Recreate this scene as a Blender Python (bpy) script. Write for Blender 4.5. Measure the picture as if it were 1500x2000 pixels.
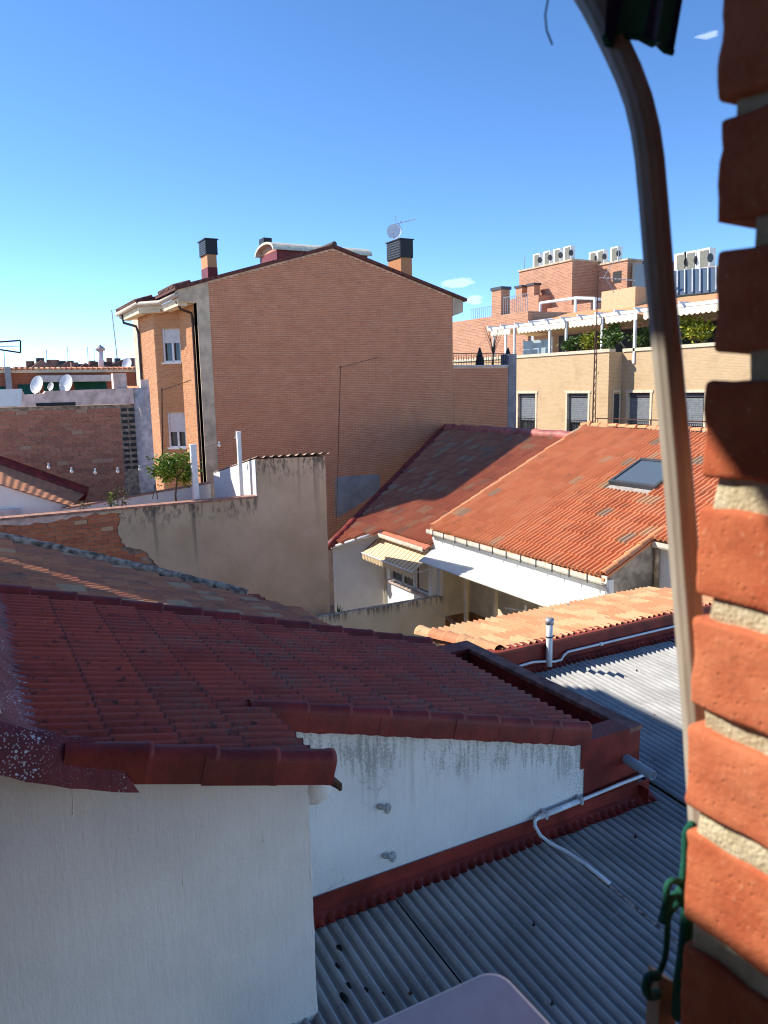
import bpy, math, random
from mathutils import Vector, Matrix, noise
random.seed(11)
R=random.random
def U(a,b): return a+(b-a)*R()
for o in list(bpy.data.objects): bpy.data.objects.remove(o)
sc=bpy.context.scene
col=sc.collection
# ------------------------------------------------------------ camera
CAM=Vector((0,0,7.0)); FPX=1511.0; PITCH=math.radians(9.2); ROLL=0.02; YAW=math.radians(28.4)
r0=Vector((math.cos(YAW),-math.sin(YAW),0)); f0=Vector((math.sin(YAW),math.cos(YAW),0)); zz=Vector((0,0,1))
fw=f0*math.cos(PITCH)-zz*math.sin(PITCH); up0=f0*math.sin(PITCH)+zz*math.cos(PITCH)
RT=r0*math.cos(ROLL)-up0*math.sin(ROLL); UP=r0*math.sin(ROLL)+up0*math.cos(ROLL)
cd=bpy.data.cameras.new('camera'); cam=bpy.data.objects.new('camera',cd); col.objects.link(cam)
cam.matrix_world=Matrix(((RT.x,UP.x,-fw.x,CAM.x),(RT.y,UP.y,-fw.y,CAM.y),(RT.z,UP.z,-fw.z,CAM.z),(0,0,0,1)))
cd.sensor_fit='VERTICAL'; cd.sensor_height=36; cd.sensor_width=27; cd.lens=FPX/2000*36
cd.clip_start=0.02; cd.clip_end=3000
cd.dof.use_dof=True; cd.dof.focus_distance=11.0; cd.dof.aperture_fstop=11.0
sc.camera=cam
sc.cycles.filter_width=1.1
sc.render.resolution_x=768; sc.render.resolution_y=1024
# ------------------------------------------------------------ sky, sun, exposure
SUN=Vector((-1,.95,1.06)).normalized()
w=bpy.data.worlds.new('World'); sc.world=w; w.use_nodes=True
nt=w.node_tree; bg=nt.nodes['Background']
sk=nt.nodes.new('ShaderNodeTexSky'); sk.sky_type='NISHITA'; sk.sun_disc=False
sk.sun_elevation=math.asin(SUN.z); sk.sun_rotation=math.atan2(SUN.x,SUN.y)
sk.altitude=1500; sk.air_density=.60; sk.dust_density=0.0; sk.ozone_density=2.0
hs=nt.nodes.new('ShaderNodeHueSaturation'); hs.inputs['Saturation'].default_value=1.12
tn=nt.nodes.new('ShaderNodeMix'); tn.data_type='RGBA'; tn.blend_type='MULTIPLY'; tn.inputs[0].default_value=1; tn.inputs[7].default_value=(.93,.985,1.03,1)
nt.links.new(sk.outputs[0],tn.inputs[6]); nt.links.new(tn.outputs[2],hs.inputs['Color'])
# thin white cloud wisps low in the sky
tc=nt.nodes.new('ShaderNodeTexCoord'); nz=nt.nodes.new('ShaderNodeTexNoise'); nz.inputs['Scale'].default_value=60; nz.inputs['Detail'].default_value=5
mp=nt.nodes.new('ShaderNodeMapping'); mp.inputs['Scale'].default_value=(1,1,3.2)
nt.links.new(tc.outputs['Generated'],mp.inputs[0]); nt.links.new(mp.outputs[0],nz.inputs['Vector'])
acc=None
def W(op,a,b=None):
    n=nt.nodes.new('ShaderNodeMath'); n.operation=op; n.use_clamp=False
    for i,x in enumerate((a,b)):
        if x is None: continue
        if isinstance(x,(int,float)): n.inputs[i].default_value=x
        else: nt.links.new(x,n.inputs[i])
    return n.outputs[0]
def camray(u,v):
    x=(u-750)/FPX; y=-(v-1000)/FPX
    return (fw+RT*x+UP*y)
for (u,v,rad,st) in ((903,550,.024,.8),(925,586,.024,.7),(1381,70,.022,.6),(870,556,.03,.4)):
    d=camray(u,v).normalized()
    vm=nt.nodes.new('ShaderNodeVectorMath'); vm.operation='SUBTRACT'; nt.links.new(tc.outputs['Generated'],vm.inputs[0]); vm.inputs[1].default_value=d
    m2=nt.nodes.new('ShaderNodeVectorMath'); m2.operation='MULTIPLY'; nt.links.new(vm.outputs[0],m2.inputs[0]); m2.inputs[1].default_value=(1,1,2.6)
    ln=nt.nodes.new('ShaderNodeVectorMath'); ln.operation='LENGTH'; nt.links.new(m2.outputs[0],ln.inputs[0])
    mk=W('MULTIPLY',W('MAXIMUM',W('SUBTRACT',1.0,W('DIVIDE',ln.outputs['Value'],rad)),0.0),st)
    acc=mk if acc is None else W('ADD',acc,mk)
cl=W('MINIMUM',W('MULTIPLY',W('MAXIMUM',W('SUBTRACT',W('MULTIPLY',nz.outputs[0],W('MINIMUM',W('MULTIPLY',acc,1.5),1.0)),.22),0.0),1.6),.2)
mx=nt.nodes.new('ShaderNodeMix'); mx.data_type='RGBA'
nt.links.new(cl,mx.inputs[0]); nt.links.new(hs.outputs[0],mx.inputs[6]); mx.inputs[7].default_value=(7.5,8.2,9,1)
nt.links.new(mx.outputs[2],bg.inputs['Color']); bg.inputs['Strength'].default_value=0.15
sd=bpy.data.lights.new('sun','SUN'); sd.energy=4.0; sd.angle=math.radians(.53); sd.color=(1,.93,.82)
so=bpy.data.objects.new('sun',sd); col.objects.link(so); so.location=(-30,22,40)
so.rotation_euler=(-SUN).to_track_quat('-Z','Y').to_euler()
vs=sc.view_settings; vs.view_transform='Standard'; vs.look='None'; vs.gamma=1; vs.exposure=1.0
# ------------------------------------------------------------ pixel rays -> places on real planes
def ax(u,v,x): d=camray(u,v); return CAM+d*(x/d.x)
def ay(u,v,y): d=camray(u,v); return CAM+d*(y/d.y)
def az(u,v,z): d=camray(u,v); return CAM+d*((z-CAM.z)/d.z)
# ------------------------------------------------------------ materials
MATS={}
class NT:
    def __init__(s,name):
        s.m=bpy.data.materials.new(name); s.m.use_nodes=True; s.t=s.m.node_tree
        s.b=s.t.nodes['Principled BSDF']; s.b.inputs['Specular IOR Level'].default_value=.3
        s.g=s.t.nodes.new('ShaderNodeNewGeometry'); s.P=s.g.outputs['Position']
    def lk(s,a,b): s.t.links.new(a,b)
    def setin(s,i,x):
        if x is None: return
        if isinstance(x,(int,float)): i.default_value=x
        elif isinstance(x,(tuple,list)): i.default_value=tuple(x)+((1,) if len(x)==3 and i.type=='RGBA' else ())
        else: s.lk(x,i)
    def math(s,op,a,b=None,c=None,clamp=False):
        n=s.t.nodes.new('ShaderNodeMath'); n.operation=op; n.use_clamp=clamp
        for i,x in enumerate((a,b,c)): s.setin(n.inputs[i],x)
        return n.outputs[0]
    def noise(s,scale,detail=5,vec=None,stretch=None,rough=.55):
        n=s.t.nodes.new('ShaderNodeTexNoise'); n.inputs['Scale'].default_value=scale; n.inputs['Detail'].default_value=detail; n.inputs['Roughness'].default_value=rough
        v=vec or s.P
        if stretch:
            q=s.t.nodes.new('ShaderNodeMapping'); q.inputs['Scale'].default_value=stretch; s.lk(v,q.inputs[0]); v=q.outputs[0]
        s.lk(v,n.inputs['Vector']); return n.outputs[0]
    def vor(s,scale,feature='F1',vec=None,out='Distance'):
        n=s.t.nodes.new('ShaderNodeTexVoronoi'); n.inputs['Scale'].default_value=scale; n.feature=feature
        s.lk(vec or s.P,n.inputs['Vector']); return n.outputs[out]
    def ramp(s,f,a,b):   # smooth 0..1 between a and b
        n=s.t.nodes.new('ShaderNodeMapRange'); n.interpolation_type='SMOOTHSTEP'; s.setin(n.inputs[0],f); n.inputs[1].default_value=a; n.inputs[2].default_value=b
        return n.outputs[0]
    def mix(s,f,a,b):
        n=s.t.nodes.new('ShaderNodeMix'); n.data_type='RGBA'; s.setin(n.inputs[0],f); s.setin(n.inputs[6],a); s.setin(n.inputs[7],b); return n.outputs[2]
    def xyz(s):
        n=s.t.nodes.new('ShaderNodeSeparateXYZ'); s.lk(s.P,n.inputs[0]); return n.outputs
    def rnd(s):
        o=s.t.nodes.new('ShaderNodeObjectInfo').outputs['Random']; i=s.g.outputs['Random Per Island']
        return s.math('FRACT',s.math('ADD',o,i))
    def crnd(s,cols):    # pick a colour per piece
        n=s.t.nodes.new('ShaderNodeValToRGB'); e=n.color_ramp.elements; n.color_ramp.interpolation='CONSTANT'
        tot=sum(k for k,_ in cols); a=0
        for j,(k,c) in enumerate(cols):
            if j<2: x=e[j]; x.position=a/tot
            else: x=e.new(a/tot)
            x.color=(*c,1); a+=k
        s.lk(s.rnd(),n.inputs[0]); return n.outputs[0]
    def bump(s,h,st,dist=.02):
        n=s.t.nodes.new('ShaderNodeBump'); n.inputs['Strength'].default_value=st; n.inputs['Distance'].default_value=dist; s.lk(h,n.inputs['Height']); s.lk(n.outputs[0],s.b.inputs['Normal'])
    def done(s,colr,rough=.85,metal=0):
        s.setin(s.b.inputs['Base Color'],colr); s.setin(s.b.inputs['Roughness'],rough); s.b.inputs['Metallic'].default_value=metal
        return s.m
def plain(name,c,rough=.6,var=.12,scale=6,metal=0,bump=0,bscale=40):
    if name in MATS: return MATS[name]
    k=NT(name); n=k.noise(scale); c2=tuple(x*(1-2.2*var) for x in c); c3=tuple(min(1,x*(1+var)) for x in c)
    cc=k.mix(k.ramp(n,.3,.7),c2,c3)
    if bump: k.bump(k.noise(bscale,4),bump)
    MATS[name]=k.done(cc,rough,metal); return MATS[name]
def pieces(name,cols,rough=.85,dirt=(.08,.07,.06),dirtamt=.5,dscale=3,bump=.25,bscale=60,fine=.15):
    k=NT(name); c=k.crnd(cols); n=k.noise(dscale,6); f=k.noise(bscale,4)
    c=k.mix(k.math('MULTIPLY',k.ramp(n,.52,.75),dirtamt),c,dirt)
    c=k.mix(k.math('MULTIPLY',k.ramp(f,.35,.75),fine),c,(.75,.62,.5)); k.bump(f,bump,.008)
    MATS[name]=k.done(c,rough); return MATS[name]
M={}
M['white_wall']=None
def wall_white(name,base,streak=0,cracks=0,mould=False):
    k=NT(name); x,y,z=k.xyz()
    n=k.noise(1.6,5); c=k.mix(k.ramp(n,.3,.7),tuple(b*.88 for b in base),base)
    br=k.noise(7,6,stretch=(4,4,.5),rough=.7); c=k.mix(k.math('MULTIPLY',k.ramp(br,.45,.75),.16),c,tuple(b*.7 for b in base))
    h=k.math('ADD',k.math('MULTIPLY',br,.7),k.math('MULTIPLY',k.noise(38,5),.5))
    if cracks:
        wn_=k.t.nodes.new('ShaderNodeTexNoise'); wn_.inputs['Scale'].default_value=5; wn_.inputs['Detail'].default_value=5; k.lk(k.P,wn_.inputs['Vector']); va=k.t.nodes.new('ShaderNodeVectorMath'); va.operation='MULTIPLY_ADD'; k.lk(wn_.outputs['Color'],va.inputs[0]); va.inputs[1].default_value=(.35,.35,.35); k.lk(k.P,va.inputs[2]); v=k.vor(1.5,'DISTANCE_TO_EDGE',vec=va.outputs[0]); w2=k.noise(1.7,3)
        msk=k.math('MULTIPLY',k.ramp(v,.008,.002),k.ramp(w2,.5,.6)); c=k.mix(k.math('MULTIPLY',msk,.3),c,(.2,.19,.18))
    if mould:
        d=k.math('SUBTRACT',k.math('SUBTRACT',5.17,k.math('MULTIPLY',x,.29)),z)       # depth below the roof edge
        st=k.noise(7,6,stretch=(4,4,.5)); sp=k.noise(55,3); bl=k.noise(1.7,2)
        top=k.math('MULTIPLY',k.ramp(d,.52,.18),k.ramp(st,.5,.68)); 
        top=k.math('MULTIPLY',k.ramp(d,.55,.17),k.ramp(k.math('ADD',k.math('ADD',k.math('MULTIPLY',st,.55),k.math('MULTIPLY',sp,.4)),k.math('ADD',k.math('MULTIPLY',bl,.5),k.math('MULTIPLY',k.ramp(d,.45,.15),.12))),.78,.93))
        rt=k.math('MULTIPLY',k.ramp(k.math('ADD',x,k.math('MULTIPLY',k.noise(6,4),.35)),4.35,4.85),k.ramp(d,.95,.3))
        rt=k.math('MULTIPLY',rt,k.ramp(sp,.45,.62))
        run=k.math('MULTIPLY',k.ramp(k.noise(5,3,stretch=(3,3,.12)),.58,.72),k.ramp(d,.95,.2))
        c=k.mix(k.math('MULTIPLY',run,.35),c,(.35,.33,.28))
        c=k.mix(k.math('MULTIPLY',k.math('MAXIMUM',top,rt),.5),c,(.1,.1,.085))
    k.bump(h,.45,.014); return k.done(c,.75)
M['white_near']=wall_white('white_plaster_brushed',(.82,.765,.72))
M['white_far']=wall_white('white_plaster_mouldy',(.82,.77,.725),cracks=1,mould=True)
M['white']=wall_white('white_plaster',(.78,.78,.76))
M['white_clean']=plain('white_paint',(.8,.8,.78),.6,.04)
def redpaint(name,base,spots=0,worn=0,tile=False):
    k=NT(name); n=k.noise(4,5); f=k.noise(45,4)
    c=k.mix(k.ramp(n,.3,.7),tuple(b*.6 for b in base),tuple(b*1.2 for b in base))
    if worn:
        wm=k.math('MULTIPLY',k.ramp(k.noise(2.1,4),.48,.68),k.ramp(k.noise(30,5,stretch=(1,2.5,1)),.42,.62))
        x,y,z=k.xyz(); near=k.ramp(k.math('SUBTRACT',k.math('MULTIPLY',x,.9),k.math('MULTIPLY',y,.12)),-.6,1.1)
        c=k.mix(k.math('MULTIPLY',k.math('MULTIPLY',wm,near),worn),c,(.12,.085,.06))
        c=k.mix(k.math('MULTIPLY',k.ramp(k.noise(14,5),.6,.75),.5),c,(.025,.018,.016))
    if spots:
        x,y,z=k.xyz(); v=k.vor(27,vec=None); v2=k.vor(75)
        lim=k.math('MULTIPLY',k.ramp(x,1.3,.0),spots); big=k.noise(3.5,3)
        m1=k.ramp(k.math('SUBTRACT',v,k.math('MULTIPLY',k.math('MULTIPLY',lim,k.ramp(big,.42,.75)),.30)),.03,.0)
        m2=k.ramp(k.math('SUBTRACT',v2,k.math('MULTIPLY',k.math('MULTIPLY',lim,k.ramp(big,.35,.7)),.36)),.03,.0)
        c=k.mix(k.math('MAXIMUM',m1,k.math('MULTIPLY',m2,.7)),c,(.62,.6,.6))
    k.bump(k.math('ADD',f,k.noise(9,3)),.3,.01); return k.done(c,.5)
RED=(.2,.022,.016)
M['red']=redpaint('red_roof_paint',RED)
M['red_spot']=redpaint('red_paint_splashed_white',(.2,.035,.035),spots=.95)
k=NT('red_painted_tile'); n=k.noise(4,5); tco=k.t.nodes.new('ShaderNodeTexCoord'); sp=k.t.nodes.new('ShaderNodeSeparateXYZ'); k.lk(tco.outputs['Object'],sp.inputs[0])
c=k.mix(k.rnd(),(.33,.045,.024),(.46,.07,.036)); c=k.mix(k.math('MULTIPLY',k.ramp(n,.35,.7),.5),c,(.4,.075,.05))
x,y,z=k.xyz(); near=k.ramp(k.math('SUBTRACT',k.math('MULTIPLY',x,.9),k.math('MULTIPLY',y,.12)),-.6,1.1)
wm=k.math('MULTIPLY',k.ramp(k.noise(2.1,4),.44,.64),k.ramp(k.noise(34,5,stretch=(1,2.5,1)),.42,.6)); c=k.mix(k.math('MULTIPLY',k.math('MULTIPLY',wm,near),.85),c,(.19,.12,.085))
c=k.mix(k.math('MULTIPLY',k.ramp(k.noise(17,6),.56,.7),.75),c,(.03,.02,.018))
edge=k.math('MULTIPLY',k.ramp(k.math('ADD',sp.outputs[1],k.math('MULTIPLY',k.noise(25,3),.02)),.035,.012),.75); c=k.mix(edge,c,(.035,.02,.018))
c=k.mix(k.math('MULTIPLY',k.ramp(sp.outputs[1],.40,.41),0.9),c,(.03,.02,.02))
v=k.vor(22); big=k.noise(3,3); lim=k.math('MULTIPLY',k.ramp(x,2.2,.2),k.ramp(big,.45,.75)); c=k.mix(k.ramp(k.math('SUBTRACT',v,k.math('MULTIPLY',lim,.075)),.018,.0),c,(.6,.58,.57))
k.bump(k.math('ADD',k.noise(45,4),k.noise(9,3)),.35,.01); M['red_tile']=k.done(c,.5)
M['red_band']=redpaint('red_wall_paint',(.22,.027,.018))
def corr():
    k=NT('fibre_cement'); n=k.noise(2.2,6); f=k.noise(30,5); x,y,z=k.xyz()
    c=k.mix(k.ramp(n,.3,.7),(.3,.295,.285),(.44,.435,.42)); sw=k.math('SINE',k.math('MULTIPLY',x,6.2832/.0851)); c=k.mix(k.math('MULTIPLY',k.ramp(sw,.35,-.7),.5),c,(.1,.1,.105)); c=k.mix(k.math('MULTIPLY',k.ramp(k.noise(7,5,stretch=(3,.4,1)),.5,.75),.5),c,(.2,.2,.19))  # trough shade and dirt put into the colour, for deeper wave contrast
    c=k.mix(k.math('MULTIPLY',k.ramp(f,.62,.75),.5),c,(.62,.61,.58)); k.bump(f,.2,.004); return k.done(c,.7)
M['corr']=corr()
OR=[(5,(.7,.275,.115)),(4,(.73,.3,.13)),(3,(.66,.245,.1)),(2,(.74,.325,.15)),(.5,(.64,.4,.22)),(.3,(.46,.34,.22))]
M['tile_orange']=pieces('orange_clay_tile',OR,dirtamt=.25)
M['tile_mixed']=pieces('dimmed_weathered_clay_tile',[(4,(.46,.145,.07)),(3,(.5,.175,.085)),(2,(.41,.125,.065)),(1.2,(.44,.25,.14)),(.8,(.36,.18,.11))],dirtamt=.35)  # weathered mix, coloured darker so the lower roof looks less sunlit
M['tile_pale']=pieces('lichen_clay_tile',[(3,(.5,.25,.12)),(2,(.55,.33,.17)),(3,(.52,.2,.09)),(1,(.4,.27,.14))],dirtamt=.55,dirt=(.14,.12,.07),dscale=7)
M['tile_old']=pieces('old_clay_tile',[(4,(.42,.15,.075)),(1.3,(.44,.28,.16)),(3,(.48,.19,.09)),(2,(.33,.14,.085))],dirtamt=.6,dirt=(.05,.05,.045),dscale=3.2)
M['brick_gable']=pieces('gable_brick',[(4,(.52,.19,.085)),(4,(.55,.205,.092)),(2,(.48,.17,.078))],dirtamt=.3,dirt=(.4,.15,.075),dscale=.5,bump=.1,fine=.08)
M['mortar_gable']=plain('gable_mortar',(.7,.5,.36),.9,.1,3)
M['brick_hollow']=pieces('hollow_clay_brick',[(4,(.4,.12,.06)),(3,(.44,.145,.075)),(2,(.34,.095,.05)),(.5,(.44,.22,.13))],dirtamt=.4,dirt=(.2,.13,.09),dscale=4,fine=.25)
M['mortar_old']=plain('old_mortar',(.36,.25,.18),.95,.25,9)
M['brick_bare']=pieces('bare_red_brick',[(4,(.5,.13,.045)),(3,(.54,.16,.055)),(2,(.43,.105,.04)),(.4,(.58,.33,.18))],dirtamt=.3,dscale=6,fine=.2)
def tanwall():
    k=NT('tan_render'); x,y,z=k.xyz(); n=k.noise(1.1,5); c=k.mix(k.ramp(n,.3,.7),(.52,.37,.235),(.64,.47,.31))
    top=k.math('SUBTRACT',k.math('ADD',4.55,k.math('MULTIPLY',k.ramp(x,6.1,6.2),.85)),z)
    m=k.math('MULTIPLY',k.ramp(top,.85,.05),k.ramp(k.noise(6,6,stretch=(2,2,.8)),.48,.62))
    run=k.math('MULTIPLY',k.ramp(k.noise(1.9,3,stretch=(2.2,2.2,.07)),.6,.72),k.ramp(top,2.2,.1))
    c=k.mix(k.math('MULTIPLY',run,.8),c,(.07,.06,.05)); c=k.mix(k.math('MULTIPLY',m,.8),c,(.075,.068,.06))
    k.bump(k.math('ADD',k.noise(14,6),k.math('MULTIPLY',k.noise(3,3),2.0)),.5,.02); return k.done(c,.95)
M['tan']=tanwall()
M['pink']=plain('pink_render',(.76,.55,.46),.9,.14,5,bump=.3)
M['cream']=plain('cream_render',(.7,.6,.43),.9,.1,2,bump=.15)
def yellowwall():
    k=NT('stained_cream_wall'); x,y,z=k.xyz(); n=k.noise(1.5,5); c=k.mix(k.ramp(n,.3,.7),(.66,.56,.4),(.74,.65,.48))
    m=k.math('MULTIPLY',k.ramp(z,1.0,1.3),k.ramp(k.noise(5,5,stretch=(3,3,.5)),.42,.6)); c=k.mix(k.math('MULTIPLY',m,.85),c,(.08,.08,.075)); return k.done(c,.9)
M['yellow']=yellowwall()
M['concrete']=plain('beige_concrete',(.58,.46,.32),.9,.14,2.5,bump=.2)
M['soffit']=plain('cream_soffit',(.66,.56,.4),.8,.08,3)
M['grey_render']=plain('grey_render',(.27,.26,.27),.9,.1,3)
M['black']=plain('black_metal',(.015,.015,.017),.5,.1)
M['darkgrey']=plain('dark_grey_metal',(.06,.063,.07),.5,.1)
M['grey']=plain('grey_pvc',(.25,.28,.33),.45,.06)
M['galv']=plain('galvanised_metal',(.42,.43,.45),.4,.12,8,metal=.4)
M['lightgrey']=plain('light_grey_paint',(.5,.51,.53),.5,.08)
M['white_pvc']=plain('white_pvc',(.72,.73,.75),.35,.05)
M['shutter']=plain('white_shutter',(.66,.63,.62),.5,.05)
M['rust']=plain('rusty_steel',(.09,.045,.03),.8,.3,20)
M['dado']=pieces('brown_ceramic',[(3,(.24,.1,.025)),(2,(.18,.07,.02)),(2,(.3,.14,.04))],rough=.35,dirtamt=.3)
M['ground']=plain('paving',(.44,.37,.29),.95,.15,.6,bump=.3)
M['wood']=plain('weathered_wood',(.42,.33,.24),.8,.15,12)
M['curtain']=plain('dark_interior',(.03,.03,.032),.6,.1)
def glass(name,c,r=.06):
    k=NT(name); k.b.inputs['Specular IOR Level'].default_value=.6; return k.done(c,r)
M['glass']=glass('window_glass',(.05,.06,.07)); M['glass_sky']=glass('skylight_glass',(.09,.115,.14),.12)
def brickmat(name,c1,c2,mo,bw=.25,rh=.066,ms=.012):
    k=NT(name); x,y,z=k.xyz(); v=k.t.nodes.new('ShaderNodeCombineXYZ'); k.lk(k.math('ADD',x,y),v.inputs[0]); k.lk(z,v.inputs[1])
    b=k.t.nodes.new('ShaderNodeTexBrick'); k.lk(v.outputs[0],b.inputs['Vector']); b.inputs['Scale'].default_value=1
    for i,cc in (('Color1',c1),('Color2',c2),('Mortar',mo)): b.inputs[i].default_value=(*cc,1)
    b.inputs['Brick Width'].default_value=bw; b.inputs['Row Height'].default_value=rh; b.inputs['Mortar Size'].default_value=ms
    c=k.mix(k.math('MULTIPLY',k.ramp(k.noise(.9,5),.5,.75),.3),b.outputs[0],tuple(x*.6 for x in c1)); return k.done(c,.9)
M['b_beige']=brickmat('beige_brick',(.5,.33,.17),(.58,.4,.22),(.55,.43,.28))
M['b_tower']=brickmat('mottled_brick',(.5,.235,.13),(.36,.15,.09),(.5,.34,.24),.5,.13,.02)
M['b_far']=brickmat('far_red_brick',(.34,.12,.07),(.3,.1,.06),(.33,.17,.11),.5,.14)
M['green_awn']=plain('green_awning_cloth',(.012,.1,.075),.8,.1)
M['leaf']=pieces('citrus_leaf',[(3,(.15,.24,.02)),(3,(.22,.32,.03)),(2,(.09,.15,.015)),(1,(.32,.36,.05))],rough=.5,dirtamt=0,bump=0,fine=0)
M['leaf_dk']=pieces('shrub_leaf',[(3,(.055,.11,.018)),(3,(.09,.16,.03)),(1,(.16,.21,.045))],rough=.5,dirtamt=0,bump=0,fine=0)
M['leaf_yel']=pieces('yellow_shrub_leaf',[(3,(.27,.3,.02)),(3,(.16,.2,.018)),(2,(.38,.36,.03))],rough=.5,dirtamt=0,bump=0,fine=0)
M['leaf_dry']=pieces('dry_leaf',[(3,(.14,.13,.05)),(2,(.2,.13,.08)),(1,(.07,.09,.02))],rough=.7,dirtamt=0,bump=0,fine=0)
M['bark']=plain('bark',(.12,.09,.06),.9,.2,20)
M['terracotta']=plain('terracotta',(.45,.16,.07),.8,.1)
M['bulb']=glass('clear_bulb',(.75,.73,.68),.1)
for g in ('leaf','leaf_dk','leaf_yel','leaf_dry'):
    M[g].node_tree.nodes['Principled BSDF'].inputs['Transmission Weight'].default_value=0
# ------------------------------------------------------------ mesh helpers
def wloc(o):
    v=Vector((0,0,0))
    while o is not None: v+=o.location; o=o.parent
    return v
class MB:
    def __init__(s): s.v=[]; s.f=[]
    def add(s,vs,fs):
        n=len(s.v); s.v+= [tuple(x) for x in vs]; s.f+=[tuple(i+n for i in f) for f in fs]; return s
    def box(s,x0,x1,y0,y1,z0,z1):
        return s.add([(x0,y0,z0),(x1,y0,z0),(x1,y1,z0),(x0,y1,z0),(x0,y0,z1),(x1,y0,z1),(x1,y1,z1),(x0,y1,z1)],
              [(0,3,2,1),(4,5,6,7),(0,1,5,4),(1,2,6,5),(2,3,7,6),(3,0,4,7)])
    def prism(s,poly,vec):   # planar polygon extruded along vec
        vec=Vector(vec); a=[Vector(p) for p in poly]; n=len(a)
        nor=sum(((a[i]-a[0]).cross(a[i+1]-a[0]) for i in range(1,n-1)),Vector())
        if nor.dot(vec)>0: a=a[::-1]
        b=[p+vec for p in a]
        return s.add(a+b,[tuple(range(n)),tuple(range(2*n-1,n-1,-1))]+[((i+1)%n,i,n+i,n+(i+1)%n) for i in range(n)])
    def tube(s,path,rad,n=8,cap=True):
        P=[Vector(p) for p in path]; rr=rad if isinstance(rad,(list,tuple)) else [rad]*len(P)
        ref=None; rings=[]
        for i,p in enumerate(P):
            d=(P[min(i+1,len(P)-1)]-P[max(i-1,0)]).normalized()
            if ref is None: ref=Vector((0,0,1)) if abs(d.z)<.9 else Vector((1,0,0))
            a=(ref-d*ref.dot(d)).normalized(); b=d.cross(a); ref=a
            rings.append([p+(a*math.cos(t)+b*math.sin(t))*rr[i] for t in [2*math.pi*k/n for k in range(n)]])
        fs=[]
        for i in range(len(P)-1):
            for k in range(n): fs.append((i*n+k,i*n+(k+1)%n,(i+1)*n+(k+1)%n,(i+1)*n+k))
        if cap: fs+= [tuple(range(n))[::-1],tuple((len(P)-1)*n+k for k in range(n))]
        return s.add([v for r in rings for v in r],fs)
    def grid(s,fn,nu,nv):
        vs=[fn(i/nu,j/nv) for j in range(nv+1) for i in range(nu+1)]
        return s.add(vs,[(j*(nu+1)+i,j*(nu+1)+i+1,(j+1)*(nu+1)+i+1,(j+1)*(nu+1)+i) for j in range(nv) for i in range(nu)])
    def ball(s,c,r,nu=10,nv=6,sc=(1,1,1)):
        c=Vector(c)
        return s.grid(lambda a,b:c+Vector((math.cos(a*6.2832)*math.sin(b*math.pi)*sc[0],math.sin(a*6.2832)*math.sin(b*math.pi)*sc[1],-math.cos(b*math.pi)*sc[2]))*r,nu,nv)
    def build(s,name,mat,parent=None,smooth=False,kind=None):
        off=wloc(parent) if parent else Vector((0,0,0))
        me=bpy.data.meshes.new(name); me.from_pydata([tuple(Vector(v)-off) for v in s.v],[],s.f); me.update()
        if mat: me.materials.append(mat)
        if smooth:
            for p in me.polygons: p.use_smooth=True
        o=bpy.data.objects.new(name,me); col.objects.link(o)
        if parent: o.parent=parent
        if kind: o['kind']=kind
        return o
def bx(name,mat,parent,x0,x1,y0,y1,z0,z1): return MB().box(x0,x1,y0,y1,z0,z1).build(name,mat,parent)
def tag(o,label,cat,group=None):
    o['label']=label; o['category']=cat
    if group: o['group']=group
    return o
def thing(name,label,cat,loc,group=None):
    o=bpy.data.objects.new(name,None); col.objects.link(o); o.location=loc; o.empty_display_size=.2
    return tag(o,label,cat,group)
def inst(name,me,parent,mw):
    o=bpy.data.objects.new(name,me); col.objects.link(o); o.parent=parent
    m=mw.copy(); m.translation=mw.translation-wloc(parent); o.matrix_basis=m; return o
def basis(X,Y,Z,T): return Matrix(((X[0],Y[0],Z[0],T[0]),(X[1],Y[1],Z[1],T[1]),(X[2],Y[2],Z[2],T[2]),(0,0,0,1)))
def scatter(parent,name,me,mats4,material,limit=300,stuff=None):
    """pieces: the nearest `limit` as objects of their own, the rest joined in one part"""
    mats4.sort(key=lambda m:(m.translation-CAM).length)
    for m in mats4[:limit]: inst(name,me,parent,m)
    if len(mats4)>limit:
        mb=MB(); vs=[v.co.copy() for v in me.vertices]; fs=[tuple(p.vertices) for p in me.polygons]
        for m in mats4[limit:]: mb.add([m@v for v in vs],fs)
        mb.build(stuff or name+'_field',material,parent,kind='stuff')
# ---- clay tile with two ribs
def tile_mesh(name,mat,wd=.22,L=.42,rib=.022,th=.018,lift=.024,fat=False):
    prof=[(-.5,0),(-.44,0),(-.38,.45),(-.31,.9),(-.24,1),(-.17,.85),(-.11,.4),(-.05,0),(.03,0),(.09,.45),(.16,.9),(.23,1),(.30,.85),(.36,.4),(.42,0),(.5,0)] if fat else [(-.5,0),(-.42,0),(-.36,.75),(-.29,1),(-.22,.75),(-.16,0),(.08,0),(.14,.75),(.21,1),(.28,.75),(.34,0),(.5,0)]
    mb=MB(); n=len(prof)
    top=[(px*wd,0,pz*rib+th+lift) for px,pz in prof]; back=[(px*wd,L,pz*rib+th) for px,pz in prof]
    bot=[(px*wd,0,pz*rib*.6+lift-.004) for px,pz in prof]; 
    mb.add(top+back+bot,[(i,i+1,n+i+1,n+i) for i in range(n-1)]+[(2*n+i,2*n+i+1,i+1,i) for i in range(n-1)])
    mb.add([top[0],back[0],(-.5*wd,L,0),(-.5*wd,0,lift-.004),top[-1],back[-1],(.5*wd,L,0),(.5*wd,0,lift-.004)],[(3,2,1,0),(4,5,6,7)])
    me=bpy.data.meshes.new(name); me.from_pydata(mb.v,[],mb.f); me.materials.append(mat); return me
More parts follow.
